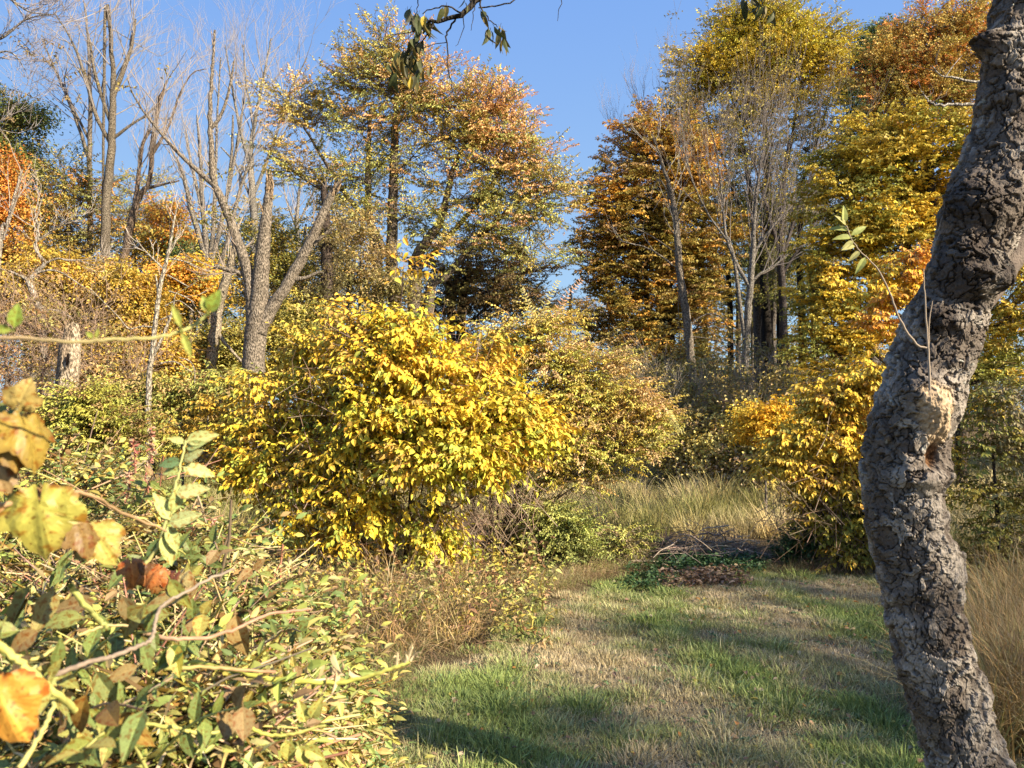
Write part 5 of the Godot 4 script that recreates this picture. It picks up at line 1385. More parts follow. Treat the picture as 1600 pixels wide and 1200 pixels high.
	# ---- tulip tree and bare fans
	plant("tulip_tree", "tallest tree, yellow green crown on fine upswept grey branches", "tree", g, 28.0, {"stems": [[[1205, 0, 0.26], [1203, 540, 0.24], [1204, 400, 0.2], [1200, 300, 0.15], [1196, 200, 0.1], [1194, 100, 0.05]], [[1185, 0, 0.2], [1184, 500, 0.17], [1180, 380, 0.13], [1170, 280, 0.09], [1150, 180, 0.05], [1130, 100, 0.03]], [[1204, 380, 0.1], [1220, 300, 0.08], [1240, 200, 0.05], [1250, 110, 0.03]], [[1200, 420, 0.09], [1235, 330, 0.07], [1270, 240, 0.04], [1295, 160, 0.02]], [[1190, 400, 0.08], [1150, 310, 0.06], [1120, 220, 0.04], [1090, 140, 0.02]]],
		"lobes": [[1185, 40, 55, 32, 44, 9, 0], [1225, 30, 45, 28, 30, 9, 0], [1140, 70, 35, 38, 26, 9, 0], [1265, 70, 42, 30, 30, 9, 0], [1190, 90, 70, 34, 40, 8, 0], [1285, 105, 30, 30, 20, 8, 1], [1100, 110, 32, 28, 24, 9, 1], [1150, 130, 60, 34, 34, 8, 1], [1230, 130, 60, 34, 34, 7, 1], [1085, 170, 24, 20, 14, 8, 2], [1130, 185, 50, 28, 22, 7, 2], [1200, 180, 60, 34, 22, 6, 2], [1280, 165, 30, 36, 14, 7, 1], [1100, 230, 50, 28, 16, 6, 2], [1170, 235, 60, 34, 18, 5, 2], [1250, 230, 60, 40, 16, 5, 2], [1150, 290, 50, 30, 14, 5, 1], [1230, 300, 50, 40, 12, 5, 2], [1290, 270, 30, 40, 14, 6, 2], [1120, 320, 50, 36, 14, 5, 2], [1185, 350, 55, 36, 16, 5, 2], [1250, 350, 50, 36, 16, 5, 2], [1205, 250, 60, 40, 14, 5, 1]], "pal": [Color(0.42, 0.37, 0.045), Color(0.48, 0.37, 0.05), Color(0.33, 0.26, 0.07)], "sprig": "branchlet", "scale": 1.15, "more": 1.3, "bark": Color(0.2, 0.175, 0.15), "twig": Color(0.28, 0.25, 0.22), "twig_r": 0.016, "jitter": 0.2})
	bare_tree("white_tree", "pale forked slender tree with white bark before the tulip tree", "tree", g, 19.0, {"stems": [[[1160, 0, 0.11], [1163, 600, 0.1], [1166, 540, 0.095], [1169, 480, 0.09], [1173, 440, 0.08], [1176, 400, 0.07], [1178, 350, 0.06], [1182, 300, 0.04], [1190, 240, 0.02]], [[1172, 450, 0.05], [1150, 410, 0.045], [1135, 370, 0.035], [1128, 310, 0.03], [1122, 250, 0.02], [1110, 200, 0.01]], [[1173, 445, 0.04], [1185, 430, 0.035], [1210, 415, 0.025], [1235, 395, 0.015], [1260, 380, 0.008]], [[1176, 400, 0.04], [1195, 370, 0.03], [1220, 340, 0.02], [1250, 310, 0.01]], [[1166, 545, 0.06], [1158, 490, 0.05], [1152, 440, 0.045], [1146, 400, 0.04], [1137, 370, 0.03]], [[1140, 380, 0.03], [1110, 340, 0.025], [1085, 290, 0.02], [1070, 240, 0.012], [1056, 200, 0.006]], [[1128, 320, 0.02], [1140, 260, 0.016], [1145, 210, 0.01]]], "shoots": [[0, 0.55, 1.0, 16, 2.0, 0.5], [1, 0.3, 1.0, 12, 1.5, 0.5], [2, 0.2, 1.0, 9, 1.2, 0.6], [3, 0.2, 1.0, 9, 1.4, 0.6], [5, 0.3, 1.0, 12, 1.4, 0.5], [6, 0.3, 1.0, 6, 1.2, 0.5]], "bark": Color(0.33, 0.3, 0.26), "twig": Color(0.26, 0.225, 0.2), "shoot_r": 0.014, "lift": 0.6, "fork": 0.5, "pal": [Color(0.5, 0.4, 0.08), Color(0.4, 0.33, 0.08)], "leafy": 0.12})
	bare_tree("bare_tree", "upswept leafless tree filling the middle below the tulip tree's crown", "tree", g, 23.0, {"stems": [[[1228, 0, 0.15], [1226, 560, 0.13], [1222, 450, 0.11], [1220, 380, 0.09], [1224, 300, 0.06], [1232, 220, 0.03]], [[1221, 410, 0.06], [1245, 330, 0.05], [1270, 270, 0.035], [1300, 220, 0.02]], [[1220, 400, 0.06], [1200, 330, 0.045], [1180, 260, 0.03], [1165, 200, 0.015]], [[1222, 430, 0.05], [1260, 370, 0.04], [1290, 330, 0.02]]], "shoots": [[0, 0.4, 1.0, 11, 2.2, 0.5], [1, 0.2, 1.0, 9, 1.8, 0.5], [2, 0.2, 1.0, 8, 1.8, 0.5], [3, 0.2, 1.0, 7, 1.4, 0.5]], "pal": [Color(0.5, 0.4, 0.08), Color(0.4, 0.33, 0.08)], "leafy": 0.15, "bark": Color(0.13, 0.11, 0.1), "twig": Color(0.22, 0.19, 0.17), "shoot_r": 0.018, "lift": 0.6, "fork": 0.45})
	bare_tree("bare_tree", "short leafless twiggy tree peeping over the orange maple's top", "tree", g, 30.0, {"stems": [[[1040, 0, 0.14], [1040, 400, 0.12], [1042, 250, 0.08], [1046, 180, 0.04], [1050, 145, 0.015]], [[1042, 260, 0.05], [1020, 200, 0.03], [1000, 175, 0.015]], [[1040, 300, 0.05], [990, 240, 0.03], [965, 215, 0.015]]], "shoots": [[0, 0.6, 1.0, 10, 1.6, 0.5], [1, 0.3, 1.0, 8, 1.4, 0.5], [2, 0.3, 1.0, 8, 1.4, 0.5]], "bark": GREY, "twig": Color(0.33, 0.28, 0.27), "shoot_r": 0.018, "lift": 0.6})
	# dark trunks behind
	var k := 0
	for q in [[1196, 27.0, 0.2], [1217, 29.0, 0.16], [1252, 25.0, 0.14], [1270, 30.0, 0.14], [1030, 31.0, 0.16], [1100, 33.0, 0.14], [1140, 30.0, 0.13]]:
		var words: String = ["dark thick trunk behind the pale forked slender tree", "dark trunk just beyond the upswept leafless tree's trunk", "thin dark trunk before the layered yellow maple", "thin dark trunk hidden deepest beside the layered yellow maple", "dark trunk deep in shade behind the orange maple's stem", "dark far trunk between the orange maple and the white barked tree", "slim dark trunk seen just before the white barked tree's foot"][k]
		plant("shaded_tree", words, "tree", g, q[1], {"stems": [[[q[0], 0, q[2]], [q[0] + 2, 520, q[2] * 0.9], [q[0] - 3, 400, q[2] * 0.7], [q[0] + 4, 300, q[2] * 0.4]]], "lobes": [[q[0], 330, 45, 40, 12, 7, 0], [q[0] - 20, 400, 45, 35, 12, 7, 0], [q[0] + 15, 460, 45, 30, 10, 7, 0]], "pal": [Color(0.13, 0.13, 0.03), Color(0.2, 0.17, 0.04)], "bark": Color(0.055, 0.048, 0.042), "sprig": "tree", "jitter": 0.4})
		k += 1
	for q in FILL:
		var x: float = q[1]
		var y: float = q[3]
		plant("olive_tree", q[0], "tree", g, q[2], {"stems": [[[x, 0, 0.13], [x + 4, 480, 0.11], [x - 3, y + 60, 0.07], [x + 3, y - 10, 0.03]], [[x + 28, 0, 0.1], [x + 26, 480, 0.08], [x + 34, y + 50, 0.03]]], "lobes": [[x, y, 40, 30, 14, 6, 0], [x - 30, y + 45, 45, 32, 16, 6, 1], [x + 35, y + 40, 45, 32, 16, 6, 0], [x - 20, y + 95, 55, 34, 18, 6, 1], [x + 30, y + 95, 50, 34, 18, 6, 0], [x, y + 150, 65, 36, 20, 6, 1], [x + 45, y + 155, 45, 36, 14, 6, 2], [x - 50, y + 150, 45, 34, 14, 6, 2]], "pal": [Color(0.36, 0.3, 0.07), Color(0.3, 0.27, 0.07), Color(0.44, 0.32, 0.07)] if x < 1000 else [Color(0.26, 0.23, 0.05), Color(0.32, 0.27, 0.055), Color(0.2, 0.19, 0.05)], "sprig": "branchlet", "jitter": 0.25})
	# ---- at the right
	plant("green_tree", "dark green tree top standing against the sky behind the layered yellow maple", "tree", g, 33.0, {"stems": [[[1365, 0, 0.28], [1362, 300, 0.2], [1368, 150, 0.12], [1370, 60, 0.05]]], "lobes": [[1368, 55, 26, 28, 26, 9, 1], [1350, 95, 38, 30, 36, 9, 0], [1380, 110, 40, 36, 36, 9, 0], [1340, 140, 34, 30, 30, 9, 0], [1355, 180, 45, 36, 36, 9, 0], [1415, 55, 28, 30, 22, 9, 1], [1400, 90, 40, 30, 24, 9, 1]], "pal": [Color(0.065, 0.1, 0.03), Color(0.16, 0.19, 0.045)], "sprig": "tree", "scale": 1.1})
	plant("copper_tree", "copper orange tree high beside the rough trunk, with one rusty red clump", "tree", g, 25.0, {"stems": [[[1450, 0, 0.25], [1448, 300, 0.18], [1445, 180, 0.12], [1450, 80, 0.05]], [[1500, 0, 0.2], [1500, 250, 0.14], [1490, 120, 0.06]]], "lobes": [[1450, 45, 50, 28, 40, 8, 0], [1500, 40, 50, 35, 36, 7, 0], [1440, 90, 60, 34, 44, 8, 0], [1500, 95, 50, 36, 40, 8, 0], [1385, 110, 34, 30, 24, 8, 0], [1415, 128, 30, 26, 34, 8, 2], [1470, 135, 60, 34, 44, 8, 0], [1395, 165, 40, 30, 24, 8, 1], [1460, 180, 70, 34, 40, 8, 1], [1540, 60, 60, 60, 40, 7, 0], [1560, 160, 60, 60, 40, 7, 1]], "pal": [Color(0.48, 0.36, 0.11), Color(0.38, 0.31, 0.07), Color(0.52, 0.24, 0.07)], "sprig": "branchlet", "jitter": 0.2})
	plant("yellow_maple", "layered golden yellow maple leaning out beside the rough barked trunk", "tree", g, 14.5, {"stems": [[[1470, 0, 0.15], [1468, 480, 0.13], [1460, 380, 0.11], [1455, 300, 0.09], [1450, 220, 0.05]], [[1420, 0, 0.1], [1425, 500, 0.09], [1420, 400, 0.07], [1405, 330, 0.05]], [[1500, 0, 0.1], [1500, 420, 0.08], [1490, 300, 0.04]]],
		"lobes": [[1440, 205, 60, 21, 22, 7, 1], [1380, 215, 60, 21, 21, 7, 1], [1480, 235, 45, 21, 17, 7, 0], [1340, 250, 50, 18, 18, 7, 1], [1410, 250, 60, 21, 22, 7, 1], [1450, 285, 50, 21, 21, 7, 0], [1330, 290, 55, 18, 19, 7, 1], [1390, 300, 55, 21, 19, 7, 1], [1460, 320, 40, 21, 16, 7, 0], [1310, 335, 45, 18, 14, 7, 1], [1375, 340, 60, 18, 21, 7, 0], [1425, 360, 45, 21, 18, 7, 0], [1320, 380, 55, 18, 18, 7, 1], [1390, 385, 50, 18, 17, 7, 1], [1300, 425, 45, 18, 14, 7, 0], [1365, 430, 50, 21, 17, 7, 0], [1290, 470, 42, 16, 13, 7, 0], [1345, 480, 50, 18, 16, 7, 1], [1275, 520, 42, 18, 14, 7, 0], [1340, 530, 50, 21, 17, 7, 0], [1300, 560, 50, 21, 13, 7, 1], [1540, 420, 60, 43, 24, 7, 1], [1570, 500, 60, 43, 24, 7, 1], [1560, 580, 60, 43, 24, 7, 2], [1600, 440, 50, 64, 18, 7, 1]], "pal": [Color(0.52, 0.38, 0.05), Color(0.34, 0.27, 0.045), Color(0.2, 0.2, 0.04)], "lift": 1.75, "sprig": "layered", "scale": 0.66, "more": 1.35, "jitter": 0.18, "bark": Color(0.1, 0.08, 0.06), "twig_r": 0.008})
	# a pale dead branch of a tree hidden by the trunk
	bare_tree("dead_branch_tree", "white dead branch jutting level from behind the trunk's upper part", "tree", g, 10.0, {"stems": [[[1720, 0, 0.12], [1700, 300, 0.1], [1640, 170, 0.05], [1590, 166, 0.03], [1520, 163, 0.022], [1475, 165, 0.018], [1455, 161, 0.012], [1446, 150, 0.008], [1440, 142, 0.003]], [[1640, 165, 0.03], [1560, 130, 0.022], [1520, 128, 0.018], [1490, 121, 0.015], [1470, 118, 0.01], [1456, 102, 0.006]], [[1478, 119, 0.009], [1490, 102, 0.007], [1504, 86, 0.003]]], "shoots": [[0, 0.75, 1.0, 4, 0.3, 0.8], [1, 0.6, 1.0, 3, 0.3, 0.8]], "bark": Color(0.6, 0.55, 0.47), "twig": Color(0.3, 0.24, 0.2), "levels": 1, "kids": 2, "shoot_r": 0.005})


func snag() -> void:
	rng.seed = 9
	var d := 10.5
	var b := MB.new()
	var base := ground(92, d)
	var top := root("broken_snag", "short broken dead trunk with pale bare wood, split at its top", "tree", base)
	var rings := 40
	var around := 28
	var nz := FastNoiseLite.new()
	nz.frequency = 1.2
	for i in rings:
		var t := float(i) / (rings - 1)
		var c := (ground(88, d) - Vector3(0, 0.1, 0)).lerp(at(113, 503, d), t) - base
		for k in around:
			var g := TAU * k / around
			var o := Vector3(sin(g), 0, cos(g))
			var rough := nz.get_noise_3d(g * 2.0, t * 1.2, 0) * 0.02 + nz.get_noise_3d(sin(g) * 6.0, t * 3.0, cos(g) * 6.0) * 0.025
			var r := lerpf(0.2, 0.125, t) * smoothstep(1.08, 0.86, t + 0.13 * sin(g + 0.8)) + rough
			b.v.append(c + o * r + Vector3(0, minf(0.0, 0.12 * sin(g * 2.0 + 1.0)) * smoothstep(0.8, 1, t), 0))
			b.n.append(o)
			var bark := smoothstep(0.0, 0.3, sin(g + 2.6) + nz.get_noise_3d(g, t * 4.0, 3) * 1.2 - 0.4 + t * 0.2)
			b.c.append(Color(0.27, 0.2, 0.14).lerp(Color(0.62, 0.5, 0.35), 1.0 - bark * 0.8))
			b.uv.append(Vector2(k, i))
	for i in rings - 1:
		for k in around:
			var a := i * around + k
			var a2 := i * around + (k + 1) % around
			b.ix.append_array([a, a + around, a2 + around, a, a2 + around, a2])
	part("trunk", b.mesh(M.bark, false), top)
	var h := MB.new()
	var q := at(106, 562, d - 0.16) - base
	h.tube(PackedVector3Array([q + Vector3(-0.01, -0.1, 0.0), q + Vector3(0, 0, 0.012), q + Vector3(0.005, 0.09, 0.0)]), PackedFloat32Array([0.006, 0.026, 0.008]), 7, Color(0.035, 0.025, 0.02))  # hollow's darkness is painted on a solid spindle; no hole is cut
	part("painted_cavity", h.mesh(M.bark), top)


func unseen_shade_trees() -> void:
	# unseen row added behind the viewer to shade the lawn, and two wood trees
	rng.seed = 808
	var along := Vector3(sin(deg_to_rad(57.0)), 0, cos(deg_to_rad(57.0)))
	var across := Vector3(cos(deg_to_rad(57.0)), 0, -sin(deg_to_rad(57.0)))
	var words := ["broad evergreen at the row's near end, lowest of those that shade the lawn", "broad evergreen beyond the lawn, first of the tall ones in the row", "broad evergreen second in the row that shades the lawn", "broad evergreen third in the row that shades the lawn", "broad evergreen fourth in the row that shades the lawn", "evergreen at the row's far end, toward the wood", "tall dense tree at the wood's sunny side, nearest the meadow", "tall dense tree at the wood's sunny side, behind the nearest one"]
	var k := 0
	for q in [[3.5, 16.0, 10.5, 2.0], [5.2, 16.2, 10.9, 2.1], [7.0, 16.0, 10.9, 2.1], [8.8, 16.3, 11.0, 2.1], [10.6, 16.0, 10.6, 2.1], [12.4, 16.0, 9.8, 2.0], [21.0, 9.0, 13.0, 2.6], [25.5, 9.0, 14.5, 3.0]]:
		var p: Vector3 = across * q[0] + along * q[1]
		p.y = gh(p.x, p.z)
		var top := root("unseen_shade_tree", words[k], "tree", p, "trees that shade the lawn")
		var b := MB.new()
		b.tube(PackedVector3Array([Vector3(0, -0.1, 0), Vector3(0.05, q[2] * 0.5, 0), Vector3(0, q[2] * 0.95, 0)]), PackedFloat32Array([0.25, 0.18, 0.04]), 8, DARK)
		var s := Swarm.new()
		var n: int = [780, 780, 800, 850, 850, 850, 1300, 1300][k]
		for i in n:
			var t := rng.randf()
			var r: float = q[3] * (1.0 - pow(t, 7.0))
			var a := rr(0, TAU)
			var rd := sqrt(rng.randf())
			s.put(Basis.from_euler(Vector3(rr(-0.5, 0.5), rr(0, TAU), rr(-0.5, 0.5))).scaled(Vector3.ONE * rr(0.8, 1.25)), Vector3(cos(a) * r * rd, q[2] * (0.06 + 0.94 * t) if k < 6 else q[2] * (0.2 + 0.8 * t), sin(a) * r * rd), tint(Color(0.08, 0.11, 0.035)))
		part("trunk", b.mesh(M.bark), top)
		spread("foliage", s, S.tree if k < 6 else S.far, top)
		k += 1


func shrubs() -> void:
	var g := "shrubs round the clearing"
	var gold := [Color(0.42, 0.3, 0.06), Color(0.34, 0.27, 0.06), Color(0.48, 0.33, 0.06), Color(0.3, 0.2, 0.07)]
	# ---- background brush, left
	plant("golden_shrub", "wide golden brown shrub mass around the short white forked sapling", "shrub", g, 15.5, {"stems": [[[40, 0, 0.04], [42, 500, 0.03], [50, 440, 0.02]], [[120, 0, 0.04], [118, 500, 0.03], [110, 430, 0.02]]], "lobes": [[20, 440, 50, 30, 36, 7, 0], [90, 420, 50, 30, 36, 7, 0], [140, 445, 50, 35, 40, 7, 2], [60, 475, 60, 35, 44, 7, 0], [130, 490, 60, 35, 44, 7, 1], [10, 490, 60, 40, 36, 7, 3], [190, 470, 45, 45, 36, 7, 2], [90, 540, 70, 30, 34, 7, 1]], "pal": gold, "sprig": "fine", "twig_r": 0.008, "jitter": 0.28})
	plant("golden_shrub", "tall golden orange shrub behind the thin pale dead sapling", "shrub", g, 14.5, {"stems": [[[205, 0, 0.04], [208, 520, 0.03], [205, 440, 0.02]], [[230, 0, 0.04], [228, 540, 0.03], [225, 470, 0.02]]], "lobes": [[205, 450, 40, 35, 34, 7, 2], [215, 500, 45, 35, 40, 7, 0], [190, 545, 50, 35, 40, 7, 1], [235, 560, 40, 35, 30, 7, 2], [150, 570, 50, 30, 30, 7, 3], [270, 560, 30, 40, 26, 7, 2]], "pal": gold, "sprig": "fine", "twig_r": 0.008, "jitter": 0.25})
	plant("dark_shrub", "dim olive shrubs filling the space under the forked dead tree", "shrub", g, 16.0, {"stems": [[[360, 0, 0.05], [362, 560, 0.03], [365, 500, 0.02]], [[440, 0, 0.05], [440, 560, 0.03], [440, 520, 0.02]]], "lobes": [[300, 540, 40, 40, 30, 7, 1], [350, 530, 40, 40, 34, 7, 0], [440, 530, 45, 40, 36, 7, 0], [480, 500, 40, 40, 34, 7, 0], [380, 580, 60, 30, 34, 7, 0], [450, 580, 50, 30, 34, 7, 1], [310, 590, 50, 30, 30, 7, 0]], "pal": [Color(0.3, 0.28, 0.08), Color(0.44, 0.37, 0.08), Color(0.36, 0.28, 0.1)], "sprig": "fine", "twig_r": 0.008})
	bare_tree("briar", "tangled mass of bare reddish brown briar stems round the broken snag", "shrub", g, 11.8, {"stems": [[[20, 0, 0.02], [15, 600, 0.015], [0, 540, 0.01]], [[60, 0, 0.02], [65, 600, 0.015], [80, 545, 0.01]], [[130, 0, 0.02], [135, 620, 0.015], [140, 570, 0.01]], [[170, 0, 0.02], [168, 640, 0.015], [165, 590, 0.01]], [[-20, 0, 0.02], [-25, 600, 0.015], [-30, 540, 0.01]]], "shoots": [[0, 0.3, 1.0, 22, 1.0, 0.9], [1, 0.3, 1.0, 22, 1.0, 0.9], [2, 0.3, 1.0, 18, 0.9, 0.9], [3, 0.3, 1.0, 16, 0.9, 0.9], [4, 0.3, 1.0, 18, 1.0, 0.9]], "bark": Color(0.3, 0.2, 0.14), "twig": Color(0.34, 0.24, 0.17), "shoot_r": 0.007, "fork": 0.8, "lift": 0.05, "pal": [Color(0.4, 0.25, 0.12), Color(0.34, 0.22, 0.1), Color(0.36, 0.3, 0.1)], "leafy": 0.22, "sprig": "mid"})
	plant("yellow_green_shrub", "low yellow green shrub in front of the broken snag", "shrub", g, 7.0, {"stems": [[[130, 0, 0.02], [132, 700, 0.015], [135, 650, 0.008]], [[90, 0, 0.02], [92, 720, 0.015], [95, 680, 0.008]]], "lobes": [[130, 630, 40, 30, 34, 7, 0], [100, 660, 45, 35, 38, 7, 0], [160, 660, 40, 35, 34, 7, 0], [70, 700, 50, 40, 34, 7, 1], [130, 700, 50, 40, 38, 7, 1], [190, 690, 35, 40, 26, 7, 2]], "pal": [Color(0.42, 0.4, 0.08), Color(0.34, 0.33, 0.08), Color(0.36, 0.24, 0.1)], "sprig": "small", "scale": 1.1, "twig_r": 0.004, "jitter": 0.09})
	plant("olive_shrub", "dim olive brown brush behind the paired pale sprig", "shrub", g, 9.5, {"stems": [[[240, 0, 0.02], [242, 660, 0.015], [250, 610, 0.008]], [[310, 0, 0.02], [312, 660, 0.015], [310, 620, 0.008]], [[180, 0, 0.02], [185, 660, 0.015], [190, 610, 0.008]]], "lobes": [[200, 610, 45, 25, 30, 7, 1], [250, 625, 50, 30, 34, 7, 0], [310, 620, 50, 30, 34, 7, 0], [200, 660, 50, 35, 34, 7, 0], [270, 680, 50, 40, 38, 7, 0], [340, 660, 40, 40, 34, 7, 2], [350, 600, 40, 30, 24, 7, 0]], "pal": [Color(0.33, 0.34, 0.09), Color(0.46, 0.32, 0.13), Color(0.44, 0.38, 0.09)], "sprig": "mid", "sprig2": "small", "twig_r": 0.005, "jitter": 0.14})
	plant("yellow_leaf_shrub", "small yellow leaved shrub sparse above the dim brush, beside the big yellow shrub", "shrub", g, 7.4, {"stems": [[[320, 0, 0.018], [322, 700, 0.014], [325, 650, 0.007]], [[290, 0, 0.015], [285, 720, 0.012], [280, 670, 0.006]]], "lobes": [[280, 665, 28, 22, 8, 5, 0], [345, 630, 30, 25, 10, 5, 0], [350, 680, 30, 30, 10, 5, 0], [320, 720, 40, 30, 10, 5, 0]], "pal": [Color(0.58, 0.38, 0.05), Color(0.42, 0.3, 0.06)], "sprig": "shrub", "scale": 0.7, "twig_r": 0.004, "jitter": 0.08})
	# ---- the big yellow shrub
	var big := {"stems": [[[610, 0, 0.03], [600, 800, 0.022], [570, 700, 0.016], [540, 600, 0.008]], [[630, 0, 0.03], [640, 800, 0.022], [650, 680, 0.016], [660, 560, 0.008]], [[650, 0, 0.03], [680, 800, 0.022], [730, 700, 0.015], [790, 650, 0.008]], [[590, 0, 0.03], [540, 820, 0.02], [480, 750, 0.014], [430, 720, 0.008]], [[620, 0, 0.025], [615, 700, 0.018], [620, 560, 0.012], [630, 430, 0.005]], [[700, 0, 0.02], [690, 820, 0.016], [640, 780, 0.01]], [[560, 0, 0.02], [520, 840, 0.015], [500, 790, 0.01]]],
		"lobes": [[640, 520, 60, 40, 26, 6, 0, -0.3], [570, 530, 60, 40, 26, 6, 3, -0.1], [510, 560, 50, 40, 22, 6, 1, 0.1], [600, 580, 70, 50, 34, 7, 0, -0.4], [690, 580, 70, 45, 34, 7, 0, -0.3], [750, 560, 50, 40, 22, 6, 3, 0.1], [520, 630, 60, 45, 30, 7, 1, 0.0], [600, 650, 70, 45, 34, 7, 0, -0.5], [680, 650, 70, 45, 36, 7, 0, -0.5], [760, 640, 65, 40, 34, 7, 0, -0.4], [820, 660, 60, 35, 34, 7, 1, -0.3], [460, 660, 60, 45, 24, 6, 1, 0.2], [405, 690, 55, 40, 28, 6, 1, 0.1], [370, 730, 40, 34, 20, 5, 3, 0.1], [430, 610, 45, 34, 20, 5, 3, 0.1], [440, 740, 60, 40, 24, 6, 0, -0.1], [540, 710, 60, 40, 28, 7, 0, -0.3], [660, 720, 60, 32, 30, 8, 2, -0.6], [740, 710, 60, 30, 34, 8, 2, -0.6], [810, 710, 45, 26, 20, 7, 2, -0.4], [410, 760, 50, 38, 18, 4, 1, 0.2], [500, 770, 55, 35, 18, 6, 0, -0.2], [550, 790, 50, 35, 22, 6, 0, -0.4], [480, 820, 50, 28, 13, 5, 0, -0.2], [560, 840, 50, 26, 14, 5, 0, -0.3], [640, 820, 50, 30, 16, 6, 2, -0.2], [680, 850, 40, 26, 16, 6, 2, -0.2], [620, 495, 40, 24, 9, 4, 3, 0], [630, 420, 22, 50, 4, 3, 3, 0], [480, 540, 25, 30, 10, 5, 1, 0.2]],
		"pal": [Color(0.66, 0.49, 0.045), Color(0.54, 0.41, 0.05), Color(0.52, 0.5, 0.06), Color(0.64, 0.41, 0.05), Color(0.42, 0.27, 0.06), Color(0.33, 0.36, 0.06)], "lift": 1.3, "sprig": "shrub", "sprig2": "shrub2", "scale": 1.0, "twig_r": 0.0045, "jitter": 0.13, "tilt": 0.7, "bark": Color(0.2, 0.15, 0.11), "twig": Color(0.24, 0.17, 0.12), "deep": 0.7, "stick": 0.55, "more": 0.88}
	var shrub := plant("yellow_shrub", "big bright yellow leaved shrub in the middle of the clearing", "shrub", g, 7.0, big)
	single_leaves(shrub, big.lobes, 7.0, 280, [Color(0.68, 0.47, 0.035), Color(0.6, 0.5, 0.05), Color(0.66, 0.36, 0.04), Color(0.5, 0.5, 0.07)], 0.078, 0.042)
	inner_twigs(shrub, [[600, 700, 190, 120], [520, 800, 130, 70], [720, 790, 120, 60], [620, 580, 150, 80]], 6.8, 560)
	# ---- the arching small leaved shrub behind it
	var arch := {"stems": [[[775, 0, 0.03], [780, 860, 0.026], [800, 780, 0.015], [850, 690, 0.01], [900, 640, 0.006]], [[785, 0, 0.03], [795, 850, 0.026], [850, 760, 0.02], [930, 690, 0.01], [990, 670, 0.005]], [[770, 0, 0.03], [768, 850, 0.026], [770, 740, 0.015], [800, 620, 0.01], [840, 540, 0.005]], [[765, 0, 0.02], [750, 850, 0.018], [735, 760, 0.012]], [[780, 0, 0.02], [786, 850, 0.016], [820, 740, 0.01], [870, 640, 0.006]], [[790, 0, 0.02], [810, 850, 0.016], [870, 780, 0.01], [940, 740, 0.006]], [[772, 0, 0.02], [774, 850, 0.016], [785, 760, 0.012], [830, 680, 0.008]], [[782, 0, 0.018], [790, 860, 0.014], [815, 800, 0.01], [870, 720, 0.006]]],
		"lobes": [[850, 510, 45, 30, 34, 6, 1], [800, 530, 50, 40, 36, 6, 1], [860, 560, 60, 40, 50, 7, 0], [930, 570, 50, 30, 34, 6, 2], [900, 610, 60, 40, 50, 7, 0], [970, 620, 45, 30, 36, 6, 2], [1010, 640, 35, 24, 26, 6, 1], [840, 630, 60, 45, 46, 7, 1], [930, 660, 60, 35, 46, 7, 2], [1000, 690, 40, 26, 26, 6, 0], [880, 690, 60, 35, 44, 7, 0], [960, 710, 50, 26, 28, 6, 0], [820, 720, 60, 40, 36, 6, 1], [900, 740, 50, 24, 22, 6, 0], [760, 580, 50, 50, 36, 6, 1], [1030, 660, 24, 20, 14, 6, 0]], "pal": [Color(0.46, 0.43, 0.1), Color(0.56, 0.44, 0.11), Color(0.52, 0.37, 0.17)], "lift": 1.4, "sprig": "small", "scale": 1.05, "twig_r": 0.004, "jitter": 0.1, "bark": Color(0.26, 0.2, 0.14), "twig": Color(0.3, 0.23, 0.17), "deep": 0.9}
	var ar := plant("arching_shrub", "arching small leaved olive shrub with a fan of bare stems at its foot", "shrub", g, 7.9, arch)
	inner_twigs(ar, [[790, 790, 70, 80], [850, 720, 90, 60], [730, 800, 90, 80], [700, 850, 70, 50]], 7.9, 1000)
	fronds()
	plant("green_shrub", "small pale green shrub at the arching shrub's foot, lit on top", "shrub", g, 7.5, {"stems": [[[875, 0, 0.01], [877, 850, 0.008], [880, 800, 0.004]], [[855, 0, 0.01], [857, 850, 0.008], [850, 800, 0.004]]], "lobes": [[862, 800, 26, 22, 16, 6, 0], [890, 822, 30, 22, 20, 6, 0], [875, 850, 40, 24, 24, 6, 1], [905, 862, 30, 20, 16, 6, 1]], "pal": [Color(0.4, 0.42, 0.12), Color(0.24, 0.26, 0.08)], "sprig": "small", "twig_r": 0.003, "jitter": 0.09})  # lit top is put into the colours: paler upper lobes, darker lower ones
	var k := 0
	for q in [[1030, 690, 15.5], [1120, 690, 16.5], [1190, 700, 15.0], [980, 690, 16.0]]:
		bare_tree("twiggy_shrub", ["grey leafless twiggy shrub at the meadow's far side, just past the arching shrub's tips", "grey leafless twiggy shrub at the foot of the pale forked tree", "grey leafless twiggy shrub below the small bright yellow sapling", "grey leafless twiggy shrub half hidden behind the arching shrub"][k], "shrub", "leafless shrubs beyond the meadow", q[2], {"stems": [[[q[0], 0, 0.03], [q[0] + 3, q[1] + 20, 0.025], [q[0] - 6, q[1] - 40, 0.015]], [[q[0] + 25, 0, 0.03], [q[0] + 24, q[1] + 20, 0.02], [q[0] + 34, q[1] - 50, 0.012]], [[q[0] - 25, 0, 0.03], [q[0] - 24, q[1] + 20, 0.02], [q[0] - 36, q[1] - 30, 0.012]]], "shoots": [[0, 0.2, 1.0, 12, 1.0, 0.6], [1, 0.2, 1.0, 12, 1.0, 0.6], [2, 0.2, 1.0, 12, 1.0, 0.6]], "bark": Color(0.34, 0.29, 0.24), "twig": Color(0.36, 0.31, 0.26), "shoot_r": 0.012, "pal": [Color(0.42, 0.34, 0.12), Color(0.3, 0.26, 0.1)], "leafy": 0.2})
		k += 1
